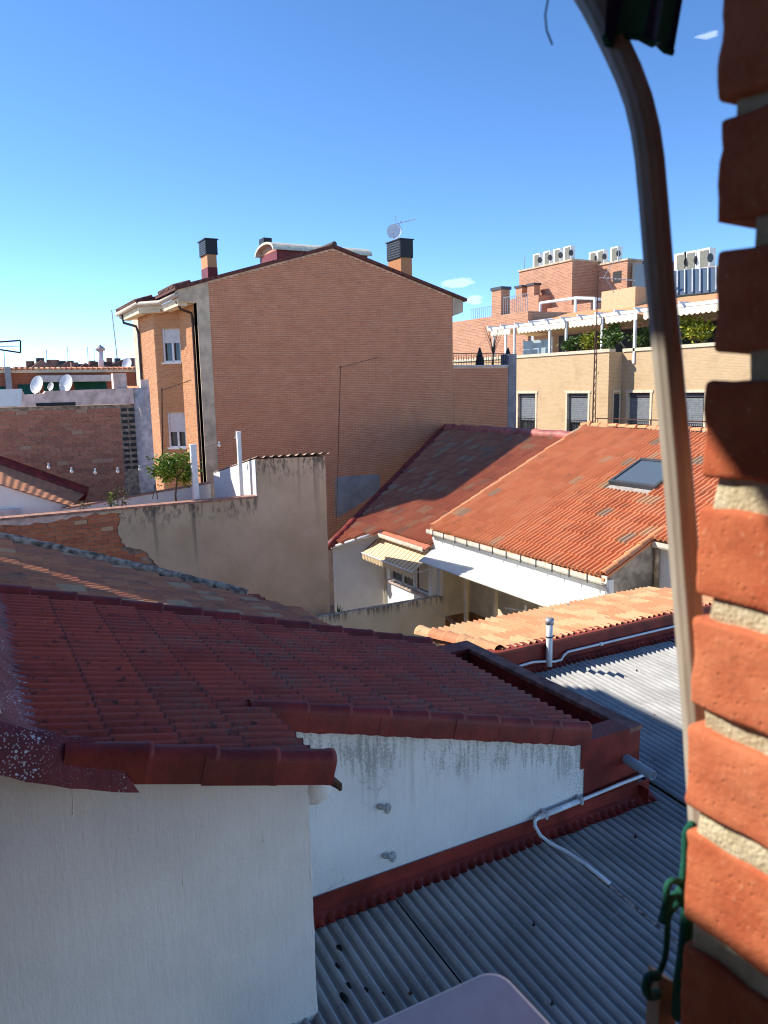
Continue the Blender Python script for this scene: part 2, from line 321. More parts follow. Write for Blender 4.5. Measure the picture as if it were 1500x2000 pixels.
def tile_roof(parent,P0,S,D,nrow,ncol,mat,keep,name='roof_tile',wd=.22,pitch=.37,limit=300,jit=.006,rib=.022,lift=.026,fat=False):
    S=Vector(S).normalized(); D=Vector(D).normalized(); N=S.cross(D).normalized()
    if N.z<0: N=-N
    X=D.cross(N)
    me=tile_mesh(name,mat,wd*.985,pitch*1.13,rib,lift=lift,fat=fat)
    ms=[]
    for r in range(nrow):
        for c in range(ncol):
            p=Vector(P0)+S*((c+.5)*wd)+D*(r*pitch)
            q=p+D*(pitch*.5)
            if not keep(q): continue
            a=U(-1,1)*(.012+jit); 
            p=p+N*U(0,jit)+D*U(-jit,jit)+S*U(-jit,jit)*.4
            X2=(X*math.cos(a)+D*math.sin(a)); D2=(D*math.cos(a)-X*math.sin(a))
            N2=(N+D*U(-.012,.012)).normalized()
            ms.append(basis(X2,D2,N2,p))
    scatter(parent,name,me,ms,mat,limit)
def cap_mesh(name,mat,L=.42,r=.09,side=0,taper=.86,seg=8,th=.015,flip=False):
    """half-round cap running along +Y local, low (wide) end at y=0; side>0 adds a vertical flank on -X"""
    mb=MB(); pr=[]
    for k in range(seg+1):
        t=math.pi*k/seg; pr.append((-math.cos(t),math.sin(t)))
    def ring(y,rr):
        v=[(a*rr,y,b*rr) for a,b in pr]
        if side: v=[(-rr*1.02,y,-side)]+v
        return v
    A=ring(0,r*1.07); B=ring(L,r*taper); A1=ring(.03,r*1.07); A3=ring(.05,r); A2=[(a*.82,y,b*.82 if b>0 else b) for a,y,b in A]; n=len(A)
    fs=[(q*n+i,q*n+i+1,(q+1)*n+i+1,(q+1)*n+i)[::-1] for q in range(3) for i in range(n-1)]+[(4*n+i,4*n+i+1,i+1,i)[::-1] for i in range(n-1)]
    mb.add(A+A1+A3+B+A2,fs)
    if flip: mb.v=[(-a,b,c) for a,b,c in mb.v]; mb.f=[f[::-1] for f in mb.f]
    me=bpy.data.meshes.new(name); me.from_pydata(mb.v,[],mb.f); me.materials.append(mat)
    for p in me.polygons: p.use_smooth=True
    return me
def caps(parent,name,me,P,Q,step,jit=.006):
    P=Vector(P);Q=Vector(Q); d=(Q-P); n=max(1,math.ceil(d.length/step-.15)); d.normalize()   # P low end
    X=d.cross(Vector((0,0,1))).normalized(); Z=X.cross(d)
    for i in range(n):
        a=U(-.02,.02); p=P+d*(i*step)+Z*U(0,jit)+X*U(-jit,jit)
        dd=(d*math.cos(.02)-Z*math.sin(.02))
        ZZ=X.cross(dd)
        inst(name,me,parent,basis(X,dd,ZZ,p+Z*.012))
# ---- bricks on a vertical face
UB=bpy.data.meshes.new('brick'); 
_b=MB().box(-.5,.5,0,1,-.5,.5); UB.from_pydata(_b.v,[],_b.f)
def brick_face(parent,O,Ud,N,h,L,H,mo,mat,spans,proud=.006,thick=.05,limit=0,name='brick',jit=.0015,skip=None):
    Ud=Vector(Ud).normalized(); N=Vector(N).normalized(); me=UB.copy(); me.name=name; me.materials.append(mat); ms=[]
    nz=int(h/H); Z=Vector((0,0,1))
    if Ud.cross(-N).dot(Z)<0: flip=-1
    else: flip=1
    for j in range(nz):
        t=(j+.5)*H
        for (s0,s1) in spans(t):
            s=math.floor(s0/L)*L-(L/2 if j%2 else 0)
            while s<s1:
                a=max(s,s0)+mo/2; b=min(s+L,s1)-mo/2; s+=L
                if b-a<.03: continue
                if skip and skip((a+b)/2,t): continue
                pr=proud+U(-jit,jit)*2
                p=Vector(O)+Ud*((a+b)/2)+Z*t+N*(pr-thick)
                X=Ud*(b-a)*flip; Y=N*thick; ZZ=Z*(H-mo)
                ms.append(basis(X,Y,ZZ,p))
    scatter(parent,name,me,ms,mat,limit)
def leafcloud(name,mat,parent,c,rad,n,size,clumps=14,kind=None):
    mb=MB(); c=Vector(c); cs=[]
    for _ in range(clumps):
        v=Vector((U(-1,1),U(-1,1),U(-1,1)))
        v=v.normalized()*U(.35,.95) if v.length>0 else v
        cs.append((Vector((v.x*rad[0],v.y*rad[1],v.z*rad[2])),U(.28,.5)))
    for i in range(n):
        q,s=random.choice(cs); d=Vector((random.gauss(0,1),random.gauss(0,1),random.gauss(0,1)))
        p=c+q+Vector((d.x*rad[0],d.y*rad[1],d.z*rad[2]))*s*.5
        a=Vector((U(-1,1),U(-1,1),U(-.6,.6))).normalized(); b=a.cross(Vector((U(-1,1),U(-1,1),U(-1,1)))).normalized()
        l=size*U(.6,1.3); wv=l*.42; m=a.cross(b)*(l*.12)
        mb.add([p,p+a*l*.5+b*wv*.5+m,p+a*l,p+a*l*.5-b*wv*.5+m],[(0,1,2),(0,2,3)])
    return mb.build(name,mat,parent,kind=kind)
def shrub(name,label,cat,base,rad,n,size,mat,group=None,stems=4,pot=None):
    t=thing(name,label,cat,base,group); b=Vector(base); h0=0
    if pot:
        h0=pot*1.1; mb=MB(); k=12
        vs=[]
        for (zq,rq) in ((0,.6),(.85,.9),(.85,1.02),(1,1.02),(1,.85),(.8,.8)): vs+=[b+Vector((math.cos(6.2832*i/k)*pot*.6*rq,math.sin(6.2832*i/k)*pot*.6*rq,zq*h0)) for i in range(k)]
        mb.add(vs,[(r*k+i,r*k+(i+1)%k,(r+1)*k+(i+1)%k,(r+1)*k+i) for r in range(5) for i in range(k)]+[tuple(5*k+i for i in range(k))]); mb.build('pot',M['terracotta'],t)
    c=b+Vector((0,0,h0+rad[2]*1.0)); mb=MB()
    for i in range(stems): mb.tube([b+Vector((U(-.02,.02),U(-.02,.02),h0*.8)),c+Vector((U(-.4,.4)*rad[0],U(-.4,.4)*rad[1],U(-.2,.5)*rad[2]))],[.012,.005],5)
    mb.build('stem',M['bark'],t)
    leafcloud('foliage',mat,t,c,rad,n,size); return t
def yagi(parent,P,d,L,n,el,rad=.006,mat=None,vert=False):
    """boom along d with cross elements"""
    d=Vector(d).normalized(); e=d.cross(Vector((0,0,1))).normalized() if not vert else Vector((0,0,1)); P=Vector(P)
    MB().tube([P,P+d*L],rad*1.3,6).build('boom',mat,parent)
    for i in range(n):
        q=P+d*(L*(i+.5)/n); l=el*(1-.35*i/n); MB().tube([q-e*l/2,q+e*l/2],rad,5).build('element',mat,parent)
def wall_x(name,mat,parent,x,xt,y0,y1,z0,z1,holes):
    """wall in a plane of constant x with rectangular openings (ya,yb,za,zb)"""
    mb=MB(); cur=y0
    for (a,b,c,d) in sorted(holes):
        if a>cur: mb.box(x,xt,cur,a,z0,z1)
        if c>z0: mb.box(x,xt,a,b,z0,c)
        if d<z1: mb.box(x,xt,a,b,d,z1)
        cur=b
    if cur<y1: mb.box(x,xt,cur,y1,z0,z1)
    return mb.build(name,mat,parent)
# ============================================================ SETTING
g=MB().box(-400,500,-60,900,-1.3,-1.0).build('ground',M['ground']); g['kind']='structure'
# ============================================================ NEAR HOUSE with the red painted roof
def zr(x): return 5.3-.29*x
def jag(n,amp,f=1.0,seed=0): return [noise.noise((i*f+seed,seed*.7,.3))*amp+U(-.25,.25)*amp for i in range(n)]
def xz(pts,y): return [(x,y,z) for x,z in pts]
nh=thing('tiled_house','low white house with a dark red painted tile roof in the foreground','house',(2.6,6,-1))
MB().prism(xz([(-.35,-1),(1.635,-1),(1.635,zr(1.635)-.05),(-.35,zr(-.35)-.05)],4.05),(0,.9,0)).build('front_wall',M['white_near'],nh)['label']='brushed white front wall'
MB().prism(xz([(1.5,-1),(5.28,-1),(5.28,3.80),(4.62,3.80),(4.55,zr(4.55)-.05),(1.5,zr(1.5)-.05)],4.852),(0,.2,0)).build('side_wall',M['white_far'],nh)['label']='cracked white wall with black mould under the roof edge'
MB().prism(xz([(-.35,-1),(5.28,-1),(5.28,3.80),(4.62,3.80),(4.55,zr(4.55)-.05),(-.35,zr(-.35)-.05)],7.5),(0,.16,0)).build('rear_wall',M['white'],nh)
par=bx('parapet',M['red'],nh,5.16,5.278,5.06,7.66,-1,3.80)
MB().box(4.58,5.155,7.44,7.66,3.4,3.80).build('parapet_return',M['red'],nh)
cp=plain('parapet_coping',(.24,.11,.085),.8,.2,9,bump=.3)
MB().box(5.145,5.30,4.84,7.69,3.804,3.85).build('coping',cp,nh); MB().box(4.6,5.142,7.42,7.69,3.804,3.85).build('coping',M['red'],nh)
MB().box(4.56,5.142,4.842,5.075,3.60,3.852).build('coping',M['red'],nh)
MB().box(4.45,5.16,5.06,7.44,3.52,3.60).build('gutter_floor',M['red'],nh)
MB().grid(lambda a,b:(4.48+.1*b,5.06+a*2.38,3.95-.37*b),20,2).build('gutter_side',M['red'],nh)
# deck below the tiles
MB().prism([(0,4.04,zr(0)-.07),(1.7,4.04,zr(1.7)-.07),(1.7,4.86,zr(1.7)-.07),(4.56,4.86,zr(4.56)-.07),(4.56,7.55,zr(4.56)-.07),(0,7.55,zr(0)-.07)],(0,0,.05)).build('roof_deck',M['red'],nh)
SL=math.hypot(1,.29)
tile_roof(nh,(4.60,4.02,zr(4.60)-.015),(0,1,0),(-1,0,.29),12,16,M['red_tile'],
   lambda q:q.y<7.52 and q.x>.1 and (q.x<1.7 or q.y>4.9),pitch=.37*SL,limit=300,rib=.026,lift=.032,jit=.003)
vm=cap_mesh('verge_cap',M['red'],L=.44,r=.064,side=.125,taper=.93)
caps(nh,'verge_cap',vm,(1.75,3.96,zr(1.75)+.0),(.40,3.96,zr(.40)+.0),.36)
caps(nh,'verge_cap',vm,(4.60,4.83,zr(4.60)+.0),(1.60,4.83,zr(1.60)+.0),.345)
caps(nh,'verge_cap',cap_mesh('verge_cap',M['red'],L=.46,r=.085,side=.05,taper=.92),(4.62,7.5,zr(4.62)+.0),(.15,7.5,zr(.15)+.0),.40)
# ragged red paint carried down onto the white walls
def paintband(x0,x1,y,topf,botf,n,amp,mat,name='paint_band'):
    mb=MB(); ja=jag(n+1,amp,.35,3.3*x0); vs=[]
    for i in range(n+1):
        x=x0+(x1-x0)*i/n; vs+=[(x,y,topf(x)),(x,y,botf(x)+ja[i])]
    mb.add(vs,[(2*i,2*i+1,2*i+3,2*i+2) for i in range(n)]); return mb.build(name,mat,nh)
paintband(1.64,4.62,4.848,lambda x:zr(x)+.02,lambda x:zr(x)-.155,110,.012,M['red_band'])
paintband(4.6,5.281,4.846,lambda x:3.80,lambda x:3.05,20,.004,M['red_band'])
paintband(-.05,1.66,4.046,lambda x:zr(x)-.02,lambda x:zr(x)-.135,70,.012,M['red_band'])
MB().box(5.279,5.283,4.846,5.06,3.05,3.80).build('paint_band',M['red_band'],nh)
# splashed fillet where the roof meets the tall wall on the left
def fil(a,b):
    y=3.86+a*3.7; wdt=.21+.36*max(0,1-(y-3.86)/.5)**2+.02*noise.noise((y*3,0,1)); x=-.02+b*wdt*1.12
    z=zr(x)+.02+.16*(1-b)**2*(1 if y>4.1 else .55)+.012*noise.noise((x*14,y*9,0))+.07*max(0,min(1,(4.15-y)/.15))
    if y<3.96: z-=.24*(3.96-y)/.10
    return (x,y,z)
MB().grid(fil,60,10).build('mortar_fillet',M['red_spot'],nh,smooth=True)['label']='red mortar fillet splashed with white paint'
MB().tube([(1.72,3.93,zr(1.72)-.09),(1.78,3.92,zr(1.78)-.13),(1.79,3.93,zr(1.78)-.16)],[.03,.022,.012],7).build('iron_stub',M['rust'],nh)
MB().tube([(1.628+.006*noise.noise((z*4,1,0)),4.062,z) for z in [q*.06 for q in range(20,77)]],[.013+.007*noise.noise((q*.8,4,0)) for q in range(57)],8).build('worn_corner',M['white_near'],nh,smooth=True)
for (u,v0,v1) in ((140,1540,1590),(512,1618,1645),(355,1700,1728)):
    a=ay(u,v0,4.05); b=ay(u+2,v1,4.05); MB().tube([a,(a*.5+b*.5)+Vector((.004,0,0)),b],[.001,.0025,.004],6).build('paint_run',M['white_near'],nh,smooth=True)
# lumpy plaster corbel under the eave corner
MB().ball((1.70,4.12,4.60),.12,10,8,(1,.8,1.1)).build('plaster_corbel',M['white_near'],nh,smooth=True)
for (x,z) in ((2.571,3.84),(2.61,3.42)):
    mb=MB(); mb.tube([(x-.05,4.85,z),(x-.03,4.80,z+.015),(x,4.79,z)],[.022,.02,.012],7); mb.ball((x+.03,4.842,z-.035),.03,7,5,(1,.4,1.5)); mb.build('wall_stub',plain('stub_plaster',(.45,.44,.42),.9,.2,30),nh)
# grey drain spout
mb=MB(); n=14
for (ra,rb,y0,y1) in ((.042,.042,4.86,4.54),(.036,.036,4.54,4.80)): pass
ring=lambda r,y:[(5.11+math.cos(6.2832*k/n)*r,y,3.56+math.sin(6.2832*k/n)*r+.06*(y-4.85)) for k in range(n)]
vs=ring(.044,4.86)+ring(.044,4.52)+ring(.037,4.52)+ring(.037,4.7); mb.add(vs,[(r*n+k,r*n+(k+1)%n,(r+1)*n+(k+1)%n,(r+1)*n+k) for r in range(3) for k in range(n)]+[tuple(3*n+k for k in range(n))])
mb.build('drain_spout',M['grey'],nh,smooth=True)
# ============================================================ tall walls left of the frame (they shade the near roofs)
tw=thing('apartment_block','tall white rendered wall rising beside the splashed red fillet at the left edge','building',(-.25,8,-1))
bx('wall',M['white'],tw,-.4,-.004,4.06,13.0,-1,10.3)
MB().ball((-.03,4.18,5.40),.075,8,6,(1,1,1.7)).build('plaster_corner',M['white'],tw,smooth=True)
t2=thing('unseen_shade_wall','unseen thin white wall added out of view to shade the old clay roof','building',(-.5,16,-1))
bx('wall',M['white'],t2,-.55,-.3,13.9,18.0,-1,8.8)  # unseen slab added to keep the old clay roof in shadow
# ============================================================ CORRUGATED LEAN-TO ROOF
def zc(y): return 3.12+.068*(y-4.85)
PW=.0851
lt=thing('corrugated_roof','grey corrugated fibre cement lean-to roof below the mouldy white wall','roof',(5,4,-1))
XE=[1.0,2.578,4.14,5.55,7.12,8.69,10.3]
def sheet(x0,x1,y0,y1,lift):
    nx=int((x1-x0)/PW*8); ny=5; mb=MB()
    def fn(a,b):
        x=x0+.004+(x1-x0-.012)*a; y=y0+(y1-y0)*b
        return (x,y,zc(y)+.023*math.sin(6.2832*x/PW)+lift+.004*noise.noise((x*2,y*1.3,0)))
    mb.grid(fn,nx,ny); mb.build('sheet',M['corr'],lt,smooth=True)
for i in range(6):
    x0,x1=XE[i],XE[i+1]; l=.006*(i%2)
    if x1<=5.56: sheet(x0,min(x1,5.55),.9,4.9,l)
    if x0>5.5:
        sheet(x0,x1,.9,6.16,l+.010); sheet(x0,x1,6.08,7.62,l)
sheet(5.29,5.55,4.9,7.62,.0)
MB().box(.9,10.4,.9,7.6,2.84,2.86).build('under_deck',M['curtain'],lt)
def flash(x0,x1,y,sgn,ztop,name,n0=16):
    nx=int((x1-x0)/PW*n0)
    def fn(a,b):
        x=x0+(x1-x0)*a; wv=math.sin(6.2832*x/PW)
        if b<.34: return (x,y-sgn*.012,ztop-(ztop-zc(y)-.055)*b/.33)
        if b<.67: return (x,y-sgn*.05,zc(y-sgn*.05)+.036+.008*noise.noise((x*6,0,0)))
        yy=y-sgn*(.125+.03*wv+.02*noise.noise((x*4,2,0))); return (x,yy,zc(yy)+.019*wv+.007)
    MB().grid(fn,nx,3).build(name,M['red_band'],lt)
flash(1.62,5.42,4.85,1,3.285,'flashing')
flash(5.32,10.3,7.6,1,3.36,'flashing')
def fl2(a,b):
    y=4.72+a*2.8; wv=0
    if b<.5: return (5.284,y,3.26-.1*b)
    x=5.284+.13*(b-.5)/.5+.02*noise.noise((y*7,1,0)); return (x,y,zc(y)+.019*math.sin(6.2832*x/PW)+.01+.03*(1-b))
MB().grid(fl2,60,4).build('flashing',M['red_band'],lt)
# rusty seam and fixings
MB().grid(lambda a,b:(4.135+.032*(b-.5)+.01*noise.noise((a*20,b,0)),4.30-a*2.2,zc(4.30-a*2.2)+.028+.005*noise.noise((a*40,b*3,0))),60,3).build('seam_sealant',plain('rusty_sealant',(.36,.27,.22),.9,.4,22),lt)
mb=MB()
for (x,y) in ((3.35,4.0),(3.0,3.4),(4.75,4.4),(4.6,3.6),(5.0,4.0),(2.2,3.9),(5.9,5.2),(6.6,5.9),(7.4,6.9)):
    x=round(x/PW)*PW+PW*.25; mb.tube([(x,y,zc(y)+.015),(x,y,zc(y)+.05)],.006,6); mb.tube([(x,y,zc(y)+.022),(x,y,zc(y)+.028)],.014,8)
mb.build('fixing_bolts',M['rust'],lt)
mossm=plain('black_moss',(.012,.012,.013),.95,.3,40)
for i,(u,v,r,lab) in enumerate(((663,1852,.03,'topmost of the large black moss lumps on the corrugated sheet'),(659,1887,.024,'second black moss lump from the top, on the corrugated sheet'),(681,1926,.024,'third black moss lump from the top, right of the others'),(671,1949,.034,'largest and lowest black moss lump on the corrugated sheet'),(748,1941,.014,'small black moss lump right of the lowest large one'),(715,1933,.02,'thin flattened black moss lump between two larger ones'))):
    d=camray(u,v); k=0
    p=az(u,v,3.06); p=az(u,v,zc(p.y)+.01)
    mb=MB(); mb.ball((0,0,0),1,9,6); mb.v=[tuple(Vector((p.x,p.y,p.z))+Vector((q[0]*.75,q[1]*1.15,q[2]*.6))*r*(1+.5*noise.noise((q[0]*2+i,q[1]*2,q[2]*2)))) for q in mb.v]
    tag(mb.build('moss_clump',mossm,None,smooth=True),lab,'moss','moss clumps on the corrugated roof')
# ---- white conduit along the wall foot
cn=thing('conduit','thin white conduit pipe running along the foot of the mouldy white wall','pipe',(4.6,4.78,3.2))
MB().tube([(5.34,4.98,3.45),(5.36,4.90,3.42),(5.35,4.82,3.39),(5.30,4.79,3.375),(5.0,4.80,3.36),(4.5,4.80,3.335),(4.06,4.80,3.315),(4.0,4.79,3.305),(3.975,4.76,3.28),(3.985,4.70,3.22),(4.03,4.62,3.175),(4.09,4.5,3.152),(4.125,4.3,3.135),(4.135,4.05,3.112)],.0155,10).build('pipe',M['white_pvc'],cn,smooth=True)
MB().tube([(4.5,4.80,3.335),(4.06,4.80,3.315)],.024,10).build('sleeve',M['white_pvc'],cn,smooth=True)
for x,z in ((4.12,3.32),(4.52,3.337)): MB().box(x-.012,x+.012,4.77,4.846,z-.03,z+.035).build('clip',M['lightgrey'],cn)
# ============================================================ PALE CLAY ROOF beyond the corrugated roof
def z3(y): return 3.6-.15*(y-7.6)
r3=thing('outbuilding','low outbuilding with a pale lichen-covered clay tile roof and red parapet','outbuilding',(8,8.5,-1))
bx('parapet',M['red'],r3,5.45,10.6,7.6,7.74,2.6,3.61)
bx('coping',redpaint('red_coping',(.27,.05,.03)),r3,5.40,10.6,7.58,7.76,3.612,3.645)
bx('wall',M['cream'],r3,5.85,10.6,7.75,9.2,-1,3.1)
MB().prism([(5.75,7.74,z3(7.74)-.06),(10.6,7.74,z3(7.74)-.06),(10.6,9.4,z3(9.4)-.06),(5.75,9.4,z3(9.4)-.06)],(0,0,.05)).build('roof_deck',M['tile_old'],r3)
tile_roof(r3,(5.78,9.5,z3(9.5)-.01),(1,0,0),(0,-1,.15),5,22,M['tile_pale'],lambda q:q.y>7.7,rib=.06,wd=.215,jit=.014,fat=True)
caps(r3,'verge_cap',cap_mesh('verge_cap',M['tile_pale'],L=.46,r=.11,taper=.8),(5.78,9.6,z3(9.6)+.02),(5.80,7.8,z3(7.8)+.02),.37)
vp=thing('vent_pipe','white painted metal vent pipe standing against the red parapet','vent pipe',(6.5,7.55,3.3))
MB().tube([(6.5,7.54,3.22),(6.5,7.54,3.93)],.042,12).build('pipe',M['white_pvc'],vp,smooth=True)
MB().tube([(6.5,7.54,3.90),(6.5,7.54,3.975)],.055,12).build('cap',M['galv'],vp,smooth=True); MB().tube([(6.5,7.54,3.72),(6.5,7.54,3.74)],.047,12).build('clamp',M['darkgrey'],vp); MB().tube([(6.545,7.53,3.73),(6.57,7.53,3.73)],.012,6).build('clamp_screw',M['darkgrey'],vp)
c2=thing('conduit','thin white conduit pipe running along the red parapet past the vent pipe','pipe',(7.5,7.55,3.4))
MB().tube([(5.75,7.56,3.40),(6.25,7.57,3.42),(6.42,7.56,3.40),(6.60,7.55,3.365),(6.72,7.55,3.37),(6.77,7.56,3.42),(6.85,7.57,3.45),(8.6,7.57,3.46),(10.5,7.57,3.46)],.0165,9).build('pipe',M['white_pvc'],c2,smooth=True)
MB().tube([(7.42,7.57,3.45),(7.47,7.57,3.45)],.026,9).build('coupling',M['white_pvc'],c2)
rl=thing('clothes_rail','thin white rail standing above the far eave of the pale clay roof','rail',(9.3,9.3,3.3))
a=ay(1105,1181,9.38); b=ay(1330,1191,9.25)
MB().tube([a,b],.014,7).build('bar',M['white_pvc'],rl); MB().tube([a,(a.x,a.y,z3(9.38))],.008,6).build('post',M['grey'],rl); MB().tube([b,(b.x,b.y,z3(9.25))],.012,6).build('post',M['white_pvc'],rl)
# ============================================================ OLD CLAY ROOF behind the red roof
def z5(x): return 4.59-.30*x
r5=thing('old_tiled_house','house behind with an old brown and grey clay tile roof','house',(2.4,13,-1))
MB().prism([(-.2,10.4,z5(-.2)-.06),(4.9,10.4,z5(4.9)-.06),(4.9,11.6,z5(4.9)-.06),(4.1,12.3,z5(4.1)-.06),(2.3,14.05,z5(2.3)-.06),(-.2,15.2,z5(-.2)-.06)],(0,0,.05)).build('roof_deck',M['tile_old'],r5)
MB().prism([(-.2,10.6,-1),(4.6,10.6,-1),(4.6,11.6,-1),(2.3,13.9,-1),(-.2,15.1,-1)],(0,0,4.1)).build('wall',M['tan'],r5)
def yr5(x): return 15.05-.45*max(0,x-.3)-.17*max(0,x-2.3)
tile_roof(r5,(5.0,10.3,z5(5.0)),(0,1,0),(-1,0,.30),15,23,M['tile_old'],lambda q:q.y<yr5(q.x)-.05 and q.x>-.1,pitch=.385,jit=.012)
path=[(x/10,yr5(x/10),z5(x/10)+.06+.03*noise.noise((x*.3,0,0))) for x in range(-2,43,2)]
mb=MB().tube(path,[.095+.02*noise.noise((i*.9,3,0)) for i in range(len(path))],9); mb.build('ridge_mortar',plain('grey_mortar',(.36,.29,.225),.95,.35,9,bump=.4,bscale=25),r5,smooth=True)
# strip of ribbed red sheet at the end of the old roof
mb=MB().grid(lambda a,b:(Vector(ay(505,1163,13.4))*(1-a)+Vector(ay(590,1213,13.1))*a)*(1-b)+(Vector(ay(440,1160,13.0))*(1-a)+Vector(ay(530,1222,12.6))*a)*b+Vector((0,0,.035*math.sin(a*6.2832*9))),72,2)
mb.build('ribbed_sheet',redpaint('faded_red_sheet',(.17,.035,.03)),r5,smooth=True)
# ============================================================ COURTYARD HOUSE (sunlit clay roof)
def z2(x): return 3.22+.46*(x-11)
def z1(x): return 2.81+.46*(x-11)
ch=thing('courtyard_house','white courtyard house with a sunlit orange clay tile roof','house',(13.5,15,-1))
MB().prism([(10.9,11.06,z2(10.9)-.07),(10.9,17.5,z2(10.9)-.07),(16.4,17.5,z2(16.4)-.07),(16.4,7.6,z2(16.4)-.07),(12.3,7.6,z2(12.3)-.07),(12.3,11.06,z2(12.3)-.07)],(0,0,.05)).build('roof_deck',M['tile_orange'],ch)
SKX=(13.72,14.9); SKY=(12.35,13.9)
UPD=Vector((1,0,.46))
tile_roof(ch,(10.88,7.5,z2(10.88)-.01),(0,1,0),UPD,17,39,M['tile_orange'],
  lambda q:q.y<17.48 and q.x<16.4 and (q.y>11.1 or q.x>12.3) and not (SKX[0]<q.x<SKX[1] and SKY[0]<q.y<SKY[1]),limit=300,rib=.075,fat=True,jit=.012,wd=.262)
cm=cap_mesh('ridge_cap',M['tile_orange'],L=.42,r=.085,taper=.82)
caps(ch,'ridge_cap',cm,(10.95,17.5,z2(10.95)+.03),(16.4,17.5,z2(16.4)+.03),.36,.012)
caps(ch,'ridge_cap',cm,(10.93,11.10,z2(10.93)+.03),(12.3,11.10,z2(12.3)+.03),.36,.012)
caps(ch,'ridge_cap',cm,(16.42,7.6,z2(16.42)+.02),(16.42,17.5,z2(16.42)+.02),.36,.012)
# back slope
MB().prism([(16.4,7.6,z2(16.4)-.05),(16.4,17.5,z2(16.4)-.05),(21.5,17.5,3.4),(21.5,7.6,3.4)],(0,0,.06)).build('back_slope',M['tile_orange'],ch)
# lower roof section, in the shade of the brick building
def yv(x): return 21.3+.597*(x-9.58)
pl=[(10.72,17.5),(10.72,20.18),(9.58,21.24),(9.6,21.3),(16.5,25.38),(16.5,17.5)]
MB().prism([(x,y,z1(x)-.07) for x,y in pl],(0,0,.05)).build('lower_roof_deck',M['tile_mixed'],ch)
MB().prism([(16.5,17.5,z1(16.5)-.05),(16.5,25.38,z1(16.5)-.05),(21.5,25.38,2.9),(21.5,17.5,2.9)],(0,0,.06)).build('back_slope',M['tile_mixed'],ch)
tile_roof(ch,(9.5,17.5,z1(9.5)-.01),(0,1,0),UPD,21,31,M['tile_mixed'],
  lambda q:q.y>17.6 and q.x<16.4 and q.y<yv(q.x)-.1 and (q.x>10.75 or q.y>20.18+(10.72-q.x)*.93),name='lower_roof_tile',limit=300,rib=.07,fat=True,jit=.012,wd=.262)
mbr=redpaint('red_mortar',(.22,.035,.03)); pinkm=redpaint('faded_red_mortar',(.4,.13,.11))
pp=[Vector((9.55+.35*i,yv(9.55+.35*i)-.05,z1(9.55+.35*i)+.05+.02*noise.noise((i*.7,0,0)))) for i in range(20)]
MB().tube(pp,[.14+.03*noise.noise((i*1.3,5,0)) for i in range(20)],8).build('verge_mortar',mbr,ch,smooth=True)
pp=[Vector((16.45,25.3-.3*i,z1(16.45)+.05+.05*noise.noise((i*.8,2,0)))) for i in range(26)]
MB().tube(pp[:16],[.17+.05*noise.noise((i*1.1,8,0)) for i in range(16)],9).build('ridge_mortar',pinkm,ch,smooth=True)
MB().tube(pp[15:],[.17+.05*noise.noise((i*1.1,8,0)) for i in range(15,26)],9).build('ridge_mortar',pinkm,ch,smooth=True)
# white fascia in panels, gutter, brackets
ye=[11.08,12.4,13.7,15.0,16.3,17.55]
for a,b in zip(ye[:-1],ye[1:]): bx('fascia_panel',M['white_clean'],ch,10.97,11.06,a+.004,b-.004,2.3,3.1)
bx('fascia_frame',M['white_clean'],ch,11.062,11.2,11.08,17.55,2.2,3.1)
gm=plain('cream_gutter',(.68,.63,.52),.55,.1,7)
def gut(x,y0,y1,z,par,r=.075,name='gutter'):
    pr=[(-r,.06),(-r,-.03),(-r*.7,-.07),(r*.7,-.07),(r,-.03),(r,.07),(r*.85,.07),(r*.82,-.02),(r*.6,-.055),(-r*.6,-.055),(-r*.85,-.02),(-r*.85,.06)]
    MB().prism([(x+a,y0,z+b) for a,b in pr],(0,y1-y0,0)).build(name,gm,par)
gut(10.86,11.0,17.58,3.12,ch)
for k in range(12): y=11.4+k*.53; MB().box(10.775,10.79,y-.012,y+.012,3.02,3.2).build('gutter_bracket',M['darkgrey'],ch)
bx('gutter_board',gm,ch,10.93,10.968,11.02,17.56,3.0,3.2)
bx('drip_edge',M['darkgrey'],ch,10.955,10.969,11.08,17.55,2.985,2.999)
MB().tube([(10.9,11.02,3.02),(10.95,10.99,2.9),(10.98,10.98,2.4),(10.98,10.98,1.0)],.035,8).build('downpipe',M['lightgrey'],ch)
# gable triangle and near side walls
MB().prism([(11.0,11.11,-1),(12.4,11.11,-1),(12.4,11.11,z2(12.4)-.08),(11.0,11.11,z2(11.0)-.08)],(0,.15,0)).build('gable_wall',plain('weathered_cream',(.45,.38,.3),.9,.25,3,bump=.3),ch)
bx('near_wall',M['white'],ch,12.4,12.55,7.7,11.1,-1,z2(12.4)-.12)
gut(12.28,7.6,11.05,z2(12.28)-.10,ch)
MB().tube([(12.3,11.0,3.62),(12.33,11.02,3.5),(12.33,11.02,2.75)],.05,9).build('downpipe',plain('stained_pipe',(.5,.4,.3),.7,.3,4),ch,smooth=True)
bx('end_wall',M['white'],ch,11.1,16.0,17.4,17.55,-1,3.0)
